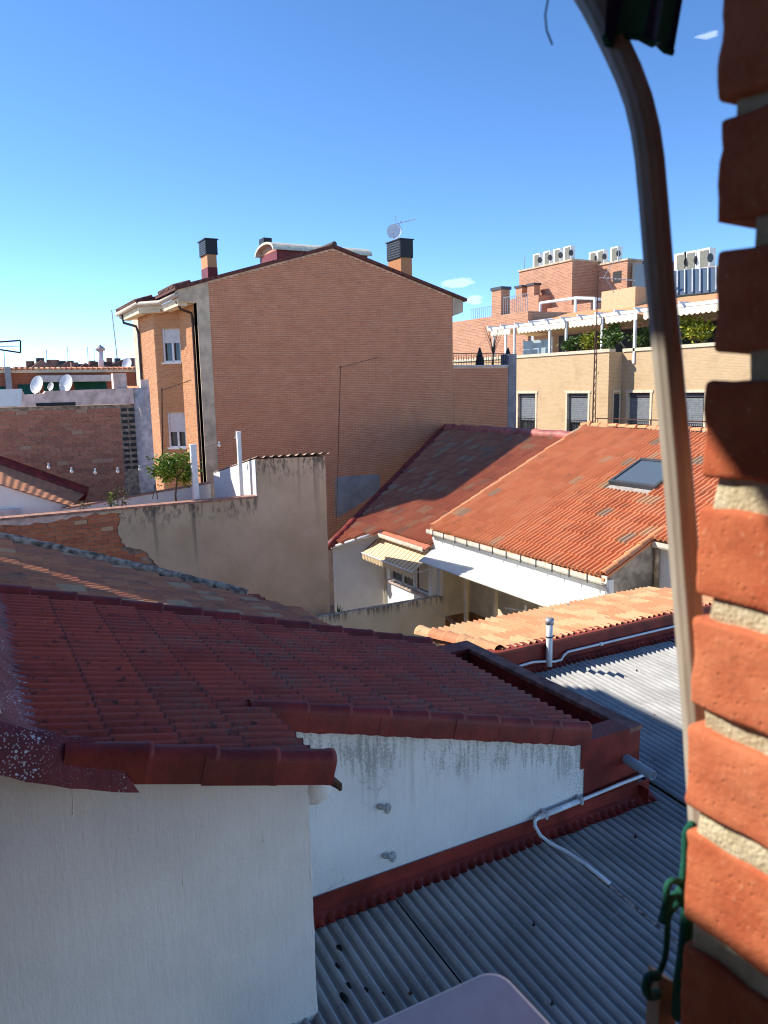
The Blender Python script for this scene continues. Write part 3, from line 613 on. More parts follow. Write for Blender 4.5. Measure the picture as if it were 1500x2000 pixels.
# porch: back wall, ceramic dado, posts, glazed doors
bx('porch_back_wall',M['cream'],ch,12.1,12.25,11.2,17.4,-1,3.0)
bx('porch_ceiling',M['cream'],ch,11.06,12.1,11.2,17.4,2.32,2.4)
bx('porch_end_wall',M['cream'],ch,11.2,12.1,17.36,17.398,-1,2.35)
for k in range(9):
    for j in range(8): bx('dado_tile',M['dado'],ch,12.082,12.098,15.6+j*.22+.003,15.6+(j+1)*.22-.003,-1+k*.19+.003,-1+(k+1)*.19-.003) if k>2 else None
for k in range(3,9):
    for j in range(4): bx('dado_tile',M['dado'],ch,11.24+j*.21+.003,11.24+(j+1)*.21-.003,17.342,17.358,-1+k*.19+.003,-1+(k+1)*.19-.003)
for y in (16.15,14.89,13.2): bx('porch_post',M['soffit'],ch,11.06,11.15,y-.045,y+.045,-1,2.3)
dr=bx('glazed_door',M['glass'],ch,12.07,12.098,12.35,13.75,-1,1.9)
for y in (12.33,13.0,13.75): bx('door_frame',M['soffit'],dr,12.05,12.068,y-.03,y+.03,-1,1.95)
MB().box(12.05,12.068,12.33,13.75,1.9,1.96).build('door_frame',M['soffit'],dr)
# flat metal canopy under the fascia
MB().prism([(10.17,11.28,2.47),(10.17,16.95,2.47),(10.968,17.5,2.60),(10.968,11.28,2.60)],(0,0,.025)).build('canopy',plain('pale_metal_sheet',(.66,.66,.62),.55,.06,3),ch)['label']='flat pale metal canopy under the white fascia'
# awning wall with window
wall_x('courtyard_wall_panel',M['white'],ch,10.95,11.1,17.56,20.30,-1,z1(10.95)-.08,[(17.75,19.95,1.25,2.2)])
wn=thing('x','x','x',(0,0,0)); bpy.data.objects.remove(wn)
wo=bx('window',M['glass'],ch,11.04,11.06,17.75,19.95,1.25,2.2)
for y in (17.77,18.5,18.62,19.25,19.93): bx('window_bar',M['white_pvc'],wo,11.0,11.038,y-.03,y+.03,1.25,2.2)
for z in (1.27,2.18): bx('window_bar',M['white_pvc'],wo,11.0,11.036,17.75,19.95,z-.025,z+.025)
bx('window_sill',plain('sill_stone',(.5,.4,.35),.7,.1),wo,10.88,10.949,17.65,20.02,1.17,1.24)
MB().prism([(10.95,20.30,-1),(9.75,21.42,-1),(9.75,21.42,z1(9.75)-.1),(10.95,20.30,z1(10.95)-.1)],(.1,.107,0)).build('chamfer_wall',M['white'],ch)
MB().tube([(10.80,20.14,z1(10.8)-.02),(9.62,21.22,z1(9.62)-.02)],.06,8).build('verge_flashing',M['lightgrey'],ch,smooth=True)
gut(10.72,17.55,20.1,z1(10.72)-.06,ch)
MB().tube([(10.90,20.22,2.5),(10.90,20.22,-.5)],.035,8).build('downpipe',M['soffit'],ch)
# skylight
sk_=bx('skylight',M['darkgrey'],ch,0,.01,0,.01,0,.01); bpy.data.objects.remove(sk_)
def onr(x,y,h): n=Vector((-.46,0,1)).normalized(); return Vector((x,y,z2(x)))+n*h
x0,x1=SKX[0]+.05,SKX[1]-.05; y0,y1=SKY[0]+.05,SKY[1]-.05
def slab(xa,xb,ya,yb,h0,h1): return MB().prism([onr(xa,ya,h0),onr(xb,ya,h0),onr(xb,yb,h0),onr(xa,yb,h0)],onr(xa,ya,h1)-onr(xa,ya,h0))
sk_=slab(x0+.07,x1-.07,y0+.07,y1-.07,-.05,.125).build('skylight',M['glass_sky'],ch)
for (a,b,c,d) in ((x0,x0+.08,y0,y1),(x1-.08,x1,y0,y1),(x0+.08,x1-.08,y0,y0+.08),(x0+.08,x1-.08,y1-.08,y1)): slab(a,b,c,d,-.05,.15).build('skylight_frame',M['darkgrey'],sk_)
slab(x0-.18,x0-.01,y0,y1,.02,.05).build('skylight_apron',plain('lead_apron',(.4,.36,.32),.6,.15,6),sk_)
# ---- striped awning
aw=thing('striped_awning','cream and brown striped awning with a scalloped valance over the courtyard window','awning',(10.7,19,2.2))
k=NT('striped_awning_cloth'); x,y,z=k.xyz(); s=k.math('SINE',k.math('MULTIPLY',y,6.2832/.2)); s2=k.math('SINE',k.math('MULTIPLY',y,6.2832/.1))
awm=k.done(k.mix(k.ramp(s,.75,.9),k.mix(k.math('MULTIPLY',k.ramp(s2,.3,.7),.4),(.72,.58,.36),(.62,.45,.24)),(.3,.17,.08)),.9)
A0,A1=17.45,20.45
MB().grid(lambda a,b:(10.92-.64*b,A0+(A1-A0)*a,2.52-.46*b-.02*math.sin(b*math.pi)),30,6).build('cloth',awm,aw)
nsc=15
def val(a,b):
    y=A0+(A1-A0)*a; ph=(a*nsc)%1; dp=.13+.06*math.sin(ph*math.pi)
    return (10.278+.012*math.sin(a*nsc*2*6.2832),y,2.05-dp*b)
MB().grid(val,150,2).build('valance',awm,aw)
MB().tube([(10.28,A0-.02,2.06),(10.28,A1+.02,2.06)],.022,8).build('front_bar',M['white_pvc'],aw)
MB().tube([(10.93,A0-.05,2.54),(10.93,A1+.05,2.54)],.04,8).build('roller',M['white_pvc'],aw)
for y in (A0+.02,A1-.02): MB().tube([(10.93,y,2.1),(10.6,y,2.05),(10.28,y,2.05)],.014,6).build('arm',M['white_pvc'],aw)
MB().prism([(10.93,A1+.01,2.52),(10.29,A1+.01,2.06),(10.29,A1+.01,1.94),(10.93,A1+.01,2.3)],(0,.015,0)).build('side_flap',plain('dark_brown_cloth',(.1,.07,.05),.9),aw)
# ---- courtyard dividing wall and ground plants
cw=tag(bx('courtyard_wall',M['yellow'],None,6.4,11.19,17.36,17.55,-1,1.29),'low cream dividing wall with a black stained top edge across the courtyard','wall')
for i,(u,v,lab) in enumerate(((660,1195,'left clump of dark spiky agave leaves behind the cream wall'),)):
    p=ay(u,v,17.9); t=thing('agave',lab,'plant',(p.x,17.9,1.0))
    for k in range(9):
        a=U(0,6.28); l=U(.25,.45); d=Vector((math.cos(a)*.55,math.sin(a)*.55,1)).normalized()*l; b=Vector((p.x,17.9,1.0)); e=d.cross(Vector((0,0,1))).normalized()*.03
        MB().add([b-e,b+e,b+d*.6+e*.7,b+d,b+d*.6-e*.7],[(0,1,2,3,4)]).build('leaf',M['leaf_dk'],t)
    MB().tube([(p.x,17.9,-1),(p.x,17.9,1.02)],.05,6).build('stem',M['bark'],t)
for (a,b,lab) in (((822,1165),(905,1226),'upper thin clothes line sagging across the courtyard'),((826,1172),(900,1228),'lower thin clothes line sagging across the courtyard')):
    p=ay(*a,17.34); q=ax(*b,11.05); mid=(p+q)/2-Vector((0,0,.04))
    tag(MB().tube([p,mid,q],.006,5).build('clothes_line',M['lightgrey'],None),lab,'clothes line','clothes lines in the courtyard')
dk=thing('drying_rack','small white drying rack standing before the porch door','drying rack',(10.9,13.6,-1))
p=ax(1026,1190,10.9); MB().tube([(p.x,p.y,-1),(p.x,p.y,p.z+.1)],.03,8).build('post',M['white_pvc'],dk); q=ax(985,1187,10.9); MB().tube([(p.x,p.y,p.z-.04),q],.014,6).build('arm',M['white_pvc'],dk)
# ---- roof mast on the ridge
mt=thing('antenna_mast','tall rusty lattice antenna mast on the ridge of the sunlit roof','antenna',(16.6,17.35,5.6))
B=ay(1160,833,17.35); T=ay(1168,528,17.35); T.y=17.35
for dx,dy in ((-.05,0),(.05,0),(0,.08)):
    MB().tube([B+Vector((dx,dy,-.3)),B+(T-B)*.62+Vector((dx*.6,dy*.6,0))],.013,6).build('mast_leg',M['rust'],mt)
mb=MB()
for k in range(12):
    a=B+(T-B)*(.05*k); b=B+(T-B)*(.05*(k+1)); mb.tube([a+Vector((-.045,0,0)),b+Vector((.045,0,0))],.007,4); mb.tube([a+Vector((.045,0,0)),b+Vector((0,.07,0))],.007,4)
mb.build('lattice_brace',M['rust'],mt); MB().tube([B+(T-B)*.55,T],.016,6).build('top_pole',M['rust'],mt)
d=(ay(1240,548,17.35)-ay(1172,542,17.35)); yagi(mt,ay(1172,542,17.35),d,d.length,9,.26,.008,M['galv'])
for s in (-1,1): MB().tube([ay(1180,540,17.35),ay(1200,540+s*32,17.35)],.01,5).build('reflector',M['galv'],mt)
for zq in (.34,.5): MB().tube([B+(T-B)*zq+Vector((.02,0,0)),B+(T-B)*zq+Vector((.12,0,.02)),B+(T-B)*zq+Vector((.13,0,.08))],.008,5).build('hook',M['rust'],mt)
rr=thing('ridge_rail','thin rusty pipe rail along the ridge of the sunlit roof','rail',(16.7,15,5.7))
MB().tube([(16.55,17.3,5.95),(16.55,11,5.98)],.016,6).build('bar',M['rust'],rr)
for y in (17.2,15.2,13.2,11.2): MB().tube([(16.55,y,5.6),(16.55,y,5.96)],.012,5).build('post',M['rust'],rr)
# ============================================================ TAN RENDERED BUILDING with roof terrace
tb=thing('terrace_building','tan rendered building with stained walls, bare brick patch and a roof terrace','building',(3.5,20,-1))
bx('wall_core',M['mortar_old'],tb,-1,6.15,17.83,18.0,-1,4.40)
xs=[(0.0,4.33),(.7,4.34),(1.2,4.30),(1.7,4.33),(2.2,4.38),(2.45,4.40)]
# plaster skin with a ragged edge around the bare bricks
edge=[]
def addedge(p,q,n):
    for i in range(n):
        t=i/n; edge.append((p[0]+(q[0]-p[0])*t+U(-.045,.045),p[1]+(q[1]-p[1])*t+U(-.03,.03)))
for p,q,n in (((-1,4.30),(1.5,4.27),16),((1.5,4.27),(2.35,4.36),8),((2.35,4.36),(2.95,4.33),5),((2.95,4.33),(2.85,3.95),5),((2.85,3.95),(2.95,3.60),5),((2.95,3.60),(3.4,3.42),5),((3.4,3.42),(3.65,3.0),5),((3.65,3.0),(3.9,2.4),4)): addedge(p,q,n)
poly=edge+[(3.9,-1),(6.15,-1),(6.15,4.405),(-1,4.405)]
pk=[e for e in edge if e[0]<2.4]
MB().prism(xz(pk+[(2.4,4.405),(-1,4.405)],17.81),(0,.019,0)).build('pink_render_band',M['pink'],tb)
pr=[e for e in edge if e[0]>=2.4]
MB().prism(xz([(2.4,4.405)]+pr+[(3.9,-1),(6.15,-1),(6.15,4.405)],17.80),(0,.029,0)).build('render',M['tan'],tb)
brick_face(tb,(-.6,17.83,1.9),(1,0,0),(0,-1,0),2.5,.27,.098,.016,M['brick_bare'],lambda t:[(0,5.1)],proud=.008,thick=.04,limit=300,skip=lambda s,t:(s-.6)>(3.35 if t<1.5 else 3.0) or (s-.6)<-.2)
cop=plain('clay_coping',(.42,.22,.16),.8,.2,8)
for i in range(18): bx('coping_slab',cop,tb,-1+i*.4+.003,-1+(i+1)*.4-.003 if i<17 else 6.148,17.76,18.05,4.407,4.455)
bx('terrace_floor',M['terracotta'],tb,-1,6.15,18.0,24,3.6,3.72)
MB().prism(xz([(6.152,-1),(7.97,-1),(7.97,5.30),(6.152,5.34)],17.8),(0,.25,0)).build('tower_wall',M['tan'],tb); MB().prism([(6.152,18.051,-1),(6.152,18.051,5.28),(6.152,21.4,4.66),(6.152,21.4,-1)],(1.8,0,0)).build('tower_body',M['white'],tb)
MB().prism([(6.13,17.82,3.7),(6.13,17.82,5.33),(6.13,18.05,5.30),(6.13,21.4,4.68),(6.13,21.4,3.7)],(.021,0,0)).build('tower_side',M['white_clean'],tb)
MB().grid(lambda a,b:(6.12+1.93*a,17.68+3.8*b,5.40-.72*b+.028*math.sin(a*6.2832*9)),108,2).build('tower_roof_sheet',plain('old_fibre_sheet',(.42,.3,.24),.9,.25,6),tb,smooth=True)
# inner terrace parapet (white) with clay coping
a=Vector((1.95,19.0)); b=Vector((6.12,21.75)); n2=Vector((-(b-a).y,(b-a).x)).normalized()*.12
MB().prism([(a.x,a.y,3.72),(b.x,b.y,3.72),(b.x+n2.x,b.y+n2.y,3.72),(a.x+n2.x,a.y+n2.y,3.72)],(0,0,.64)).build('terrace_parapet',M['white'],tb)
for i in range(12):
    p=a+(b-a)*(i/12+.002); q=a+(b-a)*((i+1)/12-.002); m=n2*.25
    MB().prism([(p.x-m.x,p.y-m.y,4.362),(q.x-m.x,q.y-m.y,4.362),(q.x+n2.x+m.x,q.y+n2.y+m.y,4.362),(p.x+n2.x+m.x,p.y+n2.y+m.y,4.362)],(0,0,.035)).build('coping_slab',cop,tb)
# ---- little side roof at the left of the terrace
sr=thing('side_roof','small red tiled side roof with a white wall beside the terrace plants','roof',(1,20,3.7))
L1=[ay(-30,938,19.2),ay(138,990,19.2)]; L2=[ay(-30,896,21.2),ay(168,966,21.2)]
MB().prism([tuple(L1[0]),tuple(L1[1]),(L1[1].x,19.2,3.7),(L1[0].x,19.2,3.7)],(0,.12,0)).build('wall',M['white'],sr)
MB().grid(lambda a,b:tuple((L1[0]*(1-a)+L1[1]*a)*(1-b)+(L2[0]*(1-a)+L2[1]*a)*b+Vector((0,-.1*(1-b),.03+.007*math.sin(a*6.2832*12)))),84,6).build('tile_slope',M['tile_old'],sr)
MB().tube([L2[0]+(L2[1]-L2[0])*(i/10)+Vector((0,0,.02*noise.noise((i,0,0)))) for i in range(11)],.2,8).build('red_flashing',M['red'],sr,smooth=True)
bx('louvre_panel',M['lightgrey'],sr,L1[0].x,ay(40,1000,19.15).x,19.12,19.19,3.7,4.45)
# ---- terrace plants, posts, bulbs, tree
for nm,lab,u,v0,v1,r in (('white_post','thick white post beside the small lemon tree on the terrace',383,870,975,.068),('white_post','tall thin white post in front of the tan building',472,845,975,.045)):
    p=ay(u,v1,18.35); q=ay(u-3,v0,18.35); t=thing(nm,lab,'post',(p.x,18.35,3.72),'white posts on the terrace')
    MB().box(p.x-r,p.x+r,18.35-r,18.35+r,3.72,q.z).build('shaft',M['white_clean'],t); MB().prism([(p.x-r*1.15,18.35-r*1.15,q.z+.001),(p.x+r*1.15,18.35-r*1.15,q.z+.001),(p.x+r*1.15,18.35+r*1.15,q.z+.001),(p.x-r*1.15,18.35+r*1.15,q.z+.001)],(0,0,.03)).build('cap',M['white_clean'],t)
tr=thing('lemon_tree','small bright green lemon tree on the roof terrace','tree',(4.35,18.75,3.72))
p=ay(345,965,18.75); c=ay(343,912,18.75)
MB().tube([(p.x,18.75,3.72),(p.x-.03,18.75,4.5),(c.x+.02,18.75,c.z-.3)],[.03,.025,.02],7).build('trunk',M['bark'],tr)
mb=MB()
for k in range(7): mb.tube([(c.x+.02,18.75,c.z-.3),(c.x+U(-.35,.35),18.75+U(-.3,.3),c.z+U(-.1,.35))],[.013,.005],5)
mb.build('branch',M['bark'],tr); leafcloud('crown',M['leaf'],tr,c,(.56,.45,.42),1900,.11,16)
pts=[(95,913),(140,921),(186,923),(230,921),(273,917),(428,870),(461,855)]; P=[ay(u,v,18.9) for u,v in pts]
sl=tag(MB().tube([ay(40,890,18.9)]+[q+Vector((0,0,.05)) for q in P]+[ay(500,830,18.9)],.004,5).build('light_string',M['darkgrey'],None),'thin cable of a string of clear bulbs hung over the terrace','light string')
names=['leftmost','second','third','fourth','fifth','sixth','rightmost']
for i,q in enumerate(P):
    t=thing('light_bulb',names[i]+' clear round bulb from the left on the terrace light string','bulb',tuple(q),'bulbs of the terrace light string'); MB().ball(q,.036,10,7,(1,1,1.2)).build('globe',M['bulb'],t,smooth=True); MB().tube([q+Vector((0,0,.045)),q+Vector((0,0,.1))],.02,7).build('socket',M['white_pvc'],t)
for (u,v,rx,rz,nn,mat,lab) in ((62,992,.22,.2,200,'leaf_dk','green leafy pot plant at the far left of the terrace'),(110,1000,.2,.1,120,'leaf_dk','low dark plant right of the leafy pot plant on the terrace'),(160,985,.14,.3,110,'leaf_dry','tall dry flowering stalks left of the red flower pot'),(232,972,.3,.28,220,'leaf_dry','dry straggly plant with a red pot on the terrace'),(215,955,.1,.3,70,'leaf','single upright green stalk behind the dry straggly plant')):
    p=ay(u,v,18.45); shrub('pot_plant',lab,'plant',(p.x,18.45,3.9 if v>980 else 4.1),(rx,.18,rz),nn,.07,M[mat],'plants on the terrace',3,.16)
for s in (-1,1): pass
lad=thing('trestle','small dark folding trestle in front of the white terrace parapet','trestle',(3.7,19.2,3.72))
for du in (-5,5): MB().tube([ay(303,945,19.2),ay(303+du,975,19.2)-Vector((0,0,.0))],.012,5).build('leg',M['darkgrey'],lad)
# ============================================================ OLD HOLLOW BRICK BUILDING at the left
ob=thing('old_brick_building','old hollow brick wall with pale pink plaster beam and rounded column','building',(2.5,23,-1))
bx('wall_core',M['mortar_old'],ob,-1,4.22,22.02,24.3,-1,6.66)
brick_face(ob,(-.2,22.02,4.0),(1,0,0),(0,-1,0),2.66,.29,.112,.014,M['brick_hollow'],lambda t:[(0,4.02)],proud=.008,thick=.05,limit=300)
for j in range(11):
    for i in range(2): bx('vent_brick',M['black'],ob,3.86+i*.19,4.0+i*.19,22.0,22.019,4.9+j*.158,4.98+j*.158)
MB().prism(xz([(-1,6.665),(4.2,6.68),(4.2,7.10),(2.0,7.06),(1.95,7.0),(1.5,6.98),(1.45,7.12),(-1,7.08)],21.95),(0,.4,0)).build('plaster_beam',M['pink'],ob)
MB().prism(xz([(-1,6.67),(1.4,6.7),(1.45,7.13),(-1,7.10)],21.94),(0,.009,0)).build('white_patch',M['white'],ob)
bx('beam_gap',M['black'],ob,1.75,2.7,21.935,21.948,6.67,6.76)
MB().tube([(4.42,22.1,-1),(4.42,22.1,7.1)],.24,20).build('rounded_column',M['pink'],ob,smooth=True)
for (u,v,w_,h_) in ((232,744,.35,.2),(280,750,.22,.12)):
    p=ay(u,v,22.3); bx('broken_stub',M['pink'],ob,p.x-w_/2,p.x+w_/2,22.1,22.4,7.05,p.z+h_)
for i in range(9): 
    a=ay(240+i*5.5,762,22.6); MB().tube([a+Vector((0,0,-.02)),a+Vector((.0,.5,.07))],.06,7).build('coping_tile',M['tile_orange'],ob)
# ============================================================ BIG BRICK GABLE BUILDING
YG=25.5
bb=thing('brick_gable_building','large brick building with a blank gable wall and two black capped chimneys','building',(12,31,-1))
def zg(x): return 10.28+(x-6.45)*.293 if x<11.97 else 11.897-(x-11.97)*.292
gp=[(7.05,-1),(16.95,-1),(16.95,zg(16.95)-.08),(11.97,11.8),(7.05,zg(7.05)-.08)]
MB().prism(xz(gp,YG+.004),(0,.35,0)).build('gable_wall_core',M['mortar_gable'],bb)
def gspan(t):
    z=1.5+t+.05
    a,b=7.47,16.95
    if z>zg(a)-.1: a=6.45+(z+.1-10.28)/.293
    if z>zg(b)-.1: b=11.97+(11.897-z-.1)/.292
    return [(a-7.47,b-7.47)] if b-a>.05 else []
brick_face(bb,(7.47,YG+.004,1.5),(1,0,0),(0,-1,0),10.4,.25,.0635,.013,M['brick_gable'],gspan,proud=.008,thick=.03,limit=300)
MB().prism(xz([(7.05,-1),(7.465,-1),(7.465,zg(7.46)-.10),(6.47,zg(6.47)-.10),(6.47,9.82),(7.05,9.82)],YG-.03),(0,.42,0)).build('corner_column',M['concrete'],bb)['label']='beige concrete corner column and eave beam'
MB().prism(xz([(16.951,9.62),(17.42,9.78),(17.42,zg(17.42)-.10),(16.951,zg(16.96)-.1)],YG-.02),(0,5,0)).build('eave_beam',M['concrete'],bb)
bx('side_core',M['mortar_gable'],bb,7.06,16.94,YG+.36,36,-1,10.2)
M['brick_face']=pieces('facade_brick',[(4,(.5,.225,.095)),(4,(.53,.245,.11)),(2,(.47,.2,.085))],dirtamt=.1,dscale=1.2,bump=.1,fine=.08)
MFm=plain('facade_mortar',(.55,.36,.22),.9,.08,3)
brick_face(bb,(7.056,25.93,1.5),(0,1,0),(-1,0,0),8.6,.25,.0635,.011,M['brick_face'],lambda t:[(0,1.93)],proud=.008,thick=.03,limit=0)
bx('pilaster_core',MFm,bb,7.057,7.4,25.93,27.86,-1,10.0)
CU=Vector((-.7071,.7071,0)); CN=Vector((-.7071,-.7071,0)); CO=Vector((7.05,27.87,1.5))
wz=[(4.97,6.23),(8.0,9.16)]
def cspan(t):
    z=1.5+t
    for a,b in wz:
        if a-.03<z<b+.03: return [(.72,1.03)]
    return [(0,1.03)]
brick_face(bb,tuple(CO),CU,CN,8.4,.25,.0635,.011,M['brick_face'],cspan,proud=.008,thick=.03)
# solid bay behind the bricks, leaving the two window openings
def bay(z0,z1,s0): 
    a=CO+CU*s0; a2=a-CN*.25; b=CO+CU*1.03
    return MB().prism([(a.x,a.y,z0),(b.x,b.y,z0),(6.325,31.2,z0),(7.05,31.2,z0),(7.3,28.2,z0),(a2.x,a2.y,z0)],(0,0,z1-z0)).build('bay_core',MFm,bb)
for z0,z1,s0 in ((-1,4.97,0),(4.97,6.23,.72),(6.23,8.0,0),(8.0,9.16,.72),(9.16,10.0,0)): bay(z0,z1,s0)
brick_face(bb,(6.325,28.6,1.5),(0,1,0),(-1,0,0),8.4,.25,.0635,.011,M['brick_face'],lambda t:[(0,2.6)],proud=.008,thick=.03)
for (a,b),open_ in zip(wz,(.55,.42)):
    o=CO+CU*.0-CN*.12; f=lambda s,z,dn=0:(o+CU*s+CN*dn+Vector((0,0,z-1.5)))
    wdw=MB().prism([f(0,a),f(.72,a),f(.72,b),f(0,b)],tuple(-CN*.02)).build('window',M['glass'],bb)
    zs=b-(b-a)*open_
    MB().prism([f(0.02,zs,.02),f(.68,zs,.02),f(.68,b,.02),f(.02,b,.02)],tuple(CN*.025)).build('roller_shutter',M['shutter'],wdw)
    mb=MB()
    for k in range(int((b-zs)/.055)):
        z=zs+k*.055; mb.prism([f(.02,z+.004,.046),f(.68,z+.004,.046),f(.68,z+.05,.046),f(.02,z+.05,.046)],tuple(CN*.006))
    mb.build('shutter_slats',M['shutter'],wdw)
    for s0,s1,z0,z1 in ((.66,.72,a,b),(.0,.05,a,zs),(.3,.37,a,zs),(.05,.66,a,a+.06)): MB().prism([f(s0,z0,.03),f(s1,z0,.03),f(s1,z1,.03),f(s0,z1,.03)],tuple(CN*.05)).build('window_frame',M['white_pvc'],wdw)
    MB().prism([f(-.02,a-.05,.05),f(.76,a-.05,.05),f(.76,a,.05),f(-.02,a,.05)],tuple(CN*.13)).build('window_sill',M['white_clean'],wdw)
# eave, gutter, roof
ev=[(6.45,25.49),(6.45,27.75),(5.82,28.4),(5.82,32.2),(7.2,32.2),(7.2,25.49)]
MB().prism([(x,y,9.80) for x,y in ev],(0,0,.13)).build('soffit',M['soffit'],bb)
for (p,q) in (((6.47,25.6),(6.47,27.75)),((6.42,27.85),(5.84,28.45)),((5.82,28.5),(5.82,31.6))):
    d=(Vector(q)-Vector(p)).normalized(); n_=Vector((d.y,-d.x)) if False else Vector((-d.y,d.x))
    MB().prism([(p[0],p[1],9.70),(q[0],q[1],9.70),(q[0],q[1],9.799),(p[0],p[1],9.799)],(n_.x*-.3,n_.y*-.3,0)).build('eave_block',M['soffit'],bb)
MB().tube([(6.38,25.45,10.0),(6.38,27.72,10.0),(5.75,28.36,9.99),(5.75,32.2,9.98)],.085,8).build('gutter',plain('beige_gutter',(.5,.42,.33),.6,.1),bb,smooth=True)
brn=plain('brown_verge',(.13,.045,.035),.8,.25,8)
def slope(x0,x1,y0,y1,off,th,name,mat):
    return MB().prism([(x0,y0,zg(x0)+off),(x1,y0,zg(x1)+off),(x1,y1,zg(x1)+off),(x0,y1,zg(x0)+off)],(0,0,th)).build(name,mat,bb)
slope(6.36,11.97,YG-.12,32.6,-.09,.11,'roof_slope',brn); slope(11.975,17.55,YG-.12,36,-.09,.11,'roof_slope',brn)
slope(5.72,6.355,28.3,32.3,-.09,.11,'roof_slope',brn)
MB().tube([(11.97,YG-.14,11.92),(11.97,36,11.92)],.10,8).build('ridge',plain('dark_ridge',(.1,.07,.06),.9,.2),bb)
tm2=plain('eave_tile_clay',(.2,.1,.075),.85,.3,7)
for i in range(13):
    y=25.55+i*.17; MB().tube([(6.33,y,zg(6.33)+.05),(6.9,y,zg(6.9)+.05)],.06,7).build('eave_tile',tm2,bb)
for i in range(20):
    y=28.4+i*.19; MB().tube([(5.69,y,zg(5.69)+.05),(6.3,y,zg(6.3)+.05)],.06,7).build('eave_tile',tm2,bb)
for i in range(4): y=28.6+i*.3; MB().tube([(15.2,y,zg(15.2)+.06),(17.1,y,zg(17.1)+.06)],.1,7).build('roof_tile',M['tile_orange'],bb)
MB().tube([(5.78,31.4,9.9),(5.82,31.35,9.6),(6.2,31.0,9.45),(6.26,30.95,9.2),(6.26,30.95,-1)],.05,8).build('downpipe',M['darkgrey'],bb)
MB().tube([(6.45,25.7,9.85),(6.6,25.75,9.6),(6.96,25.85,9.5),(6.99,25.86,9.3),(6.99,25.86,-1)],.045,8).build('downpipe',M['rust'],bb)
def chim(nm,x0,x1,y0,y1,z0,z1,zb,zr_,lab):
    c=bx('chimney',M['brick_face'],bb,x0,x1,y0,y1,z0,z1); c['label']=lab
    if zr_: bx('chimney_base',M['red'],c,x0-.01,x1+.01,y0-.01,y1+.01,z0,zr_)
    cap=bx('chimney_cap',M['black'],c,x0-.04,x1+.04,y0-.04,y1+.04,zb,z1+.02)
    n=7
    for k in range(n):
        z=zb+(z1-zb)*(k+.5)/n; bx('louvre',M['darkgrey'],c,x0-.055,x0-.041,y0,y1,z-.02,z+.02)
    bx('cap_plate',M['black'],c,x0-.08,x1+.08,y0-.08,y1+.08,z1+.021,z1+.06)
chim('c',8.22,8.56,28,28.8,10.4,12.24,11.76,11.32,'left chimney with black louvred cap and red base')
chim('c',16.72,17.25,29,30.1,10,13.0,12.30,None,'right chimney with black louvred cap')
bx('chimney',M['black'],bb,ay(515,470,33.5).x,ay(531,470,33.5).x,33.5,34.1,11,ay(520,464,33.5).z)
# barrel-vaulted dormer
def arch(r,yc,zb,rise,n=12): return [(yc+math.cos(math.pi*k/n)*r,zb+math.sin(math.pi*k/n)*rise) for k in range(n+1)]
cr=plain('cream_zinc',(.66,.6,.46),.6,.1)
MB().prism([(11.35,y,z) for y,z in arch(.9,30.2,12.3,.30)],(4.0,0,0)).build('dormer_infill',M['b_tower'],bb)
mb=MB(); o=arch(1.08,30.2,12.3,.40); i_=arch(.98,30.2,12.3,.31); mb.prism([(11.15,y,z) for y,z in o+i_[::-1]],(4.3,0,0)); mb.build('dormer_vault',cr,bb)
bx('dormer_wall',M['red'],bb,11.35,15.3,29.3,31.1,11.3,12.295)
# satellite dish and aerial on the right chimney
def dish(nm,lab,c,r,aim,base,group=None):
    t=thing(nm,lab,'satellite dish',tuple(base),group); c=Vector(c); n=Vector(aim).normalized(); a=n.cross(Vector((0,0,1))).normalized(); b=a.cross(n)
    k=20; vs=[];fs=[]
    for j in range(5):
        q=j/4; vs+=[c+(a*math.cos(6.2832*i/k)+b*math.sin(6.2832*i/k)*1.1)*r*q+n*(.22*r*q*q) for i in range(k)]
    fs=[(j*k+i,j*k+(i+1)%k,(j+1)*k+(i+1)%k,(j+1)*k+i) for j in range(4) for i in range(k)]
    MB().add(vs,fs).build('reflector',M['white_pvc'],t,smooth=True)
    MB().tube([c-b*r*.95+n*.2*r,c-b*r*.5+n*r*.9],.012,6).build('feed_arm',M['lightgrey'],t); MB().tube([c-b*r*.5+n*r*.85,c-b*r*.45+n*r*1.0],.03,8).build('receiver',M['lightgrey'],t)
    MB().tube([Vector(base),c-n*.05],.02,6).build('bracket',M['galv'],t); return t
dish('satellite_dish','white satellite dish on the right black capped chimney of the gable building',(16.42,29.0,13.28),.30,(-.55,-.8,.25),(16.7,29.05,13.02))
an=thing('roof_aerial','small yagi aerial above the white dish on the right chimney','antenna',(16.8,29.3,13.05))
MB().tube([(16.75,29.3,13.06),(16.66,29.3,14.0)],.015,6).build('pole',M['galv'],an)
P0=ay(775,437,29.3); P1=ay(812,428,29.3); yagi(an,P0,P1-P0,(P1-P0).length,5,.45,.01,M['galv'])
for s in (-1,1): MB().tube([P0+Vector((.1,0,0)),P0+Vector((.35,.2,s*.18))],.009,5).build('reflector',M['rust'],an)
# grey render patch at the foot of the gable
q=[ay(u,v,YG-.012) for u,v in ((655,932),(742,926),(742,960),(662,1010),(655,1010))]
MB().prism([tuple(p) for p in q],(0,.004,0)).build('render_patch',M['grey_render'],bb)
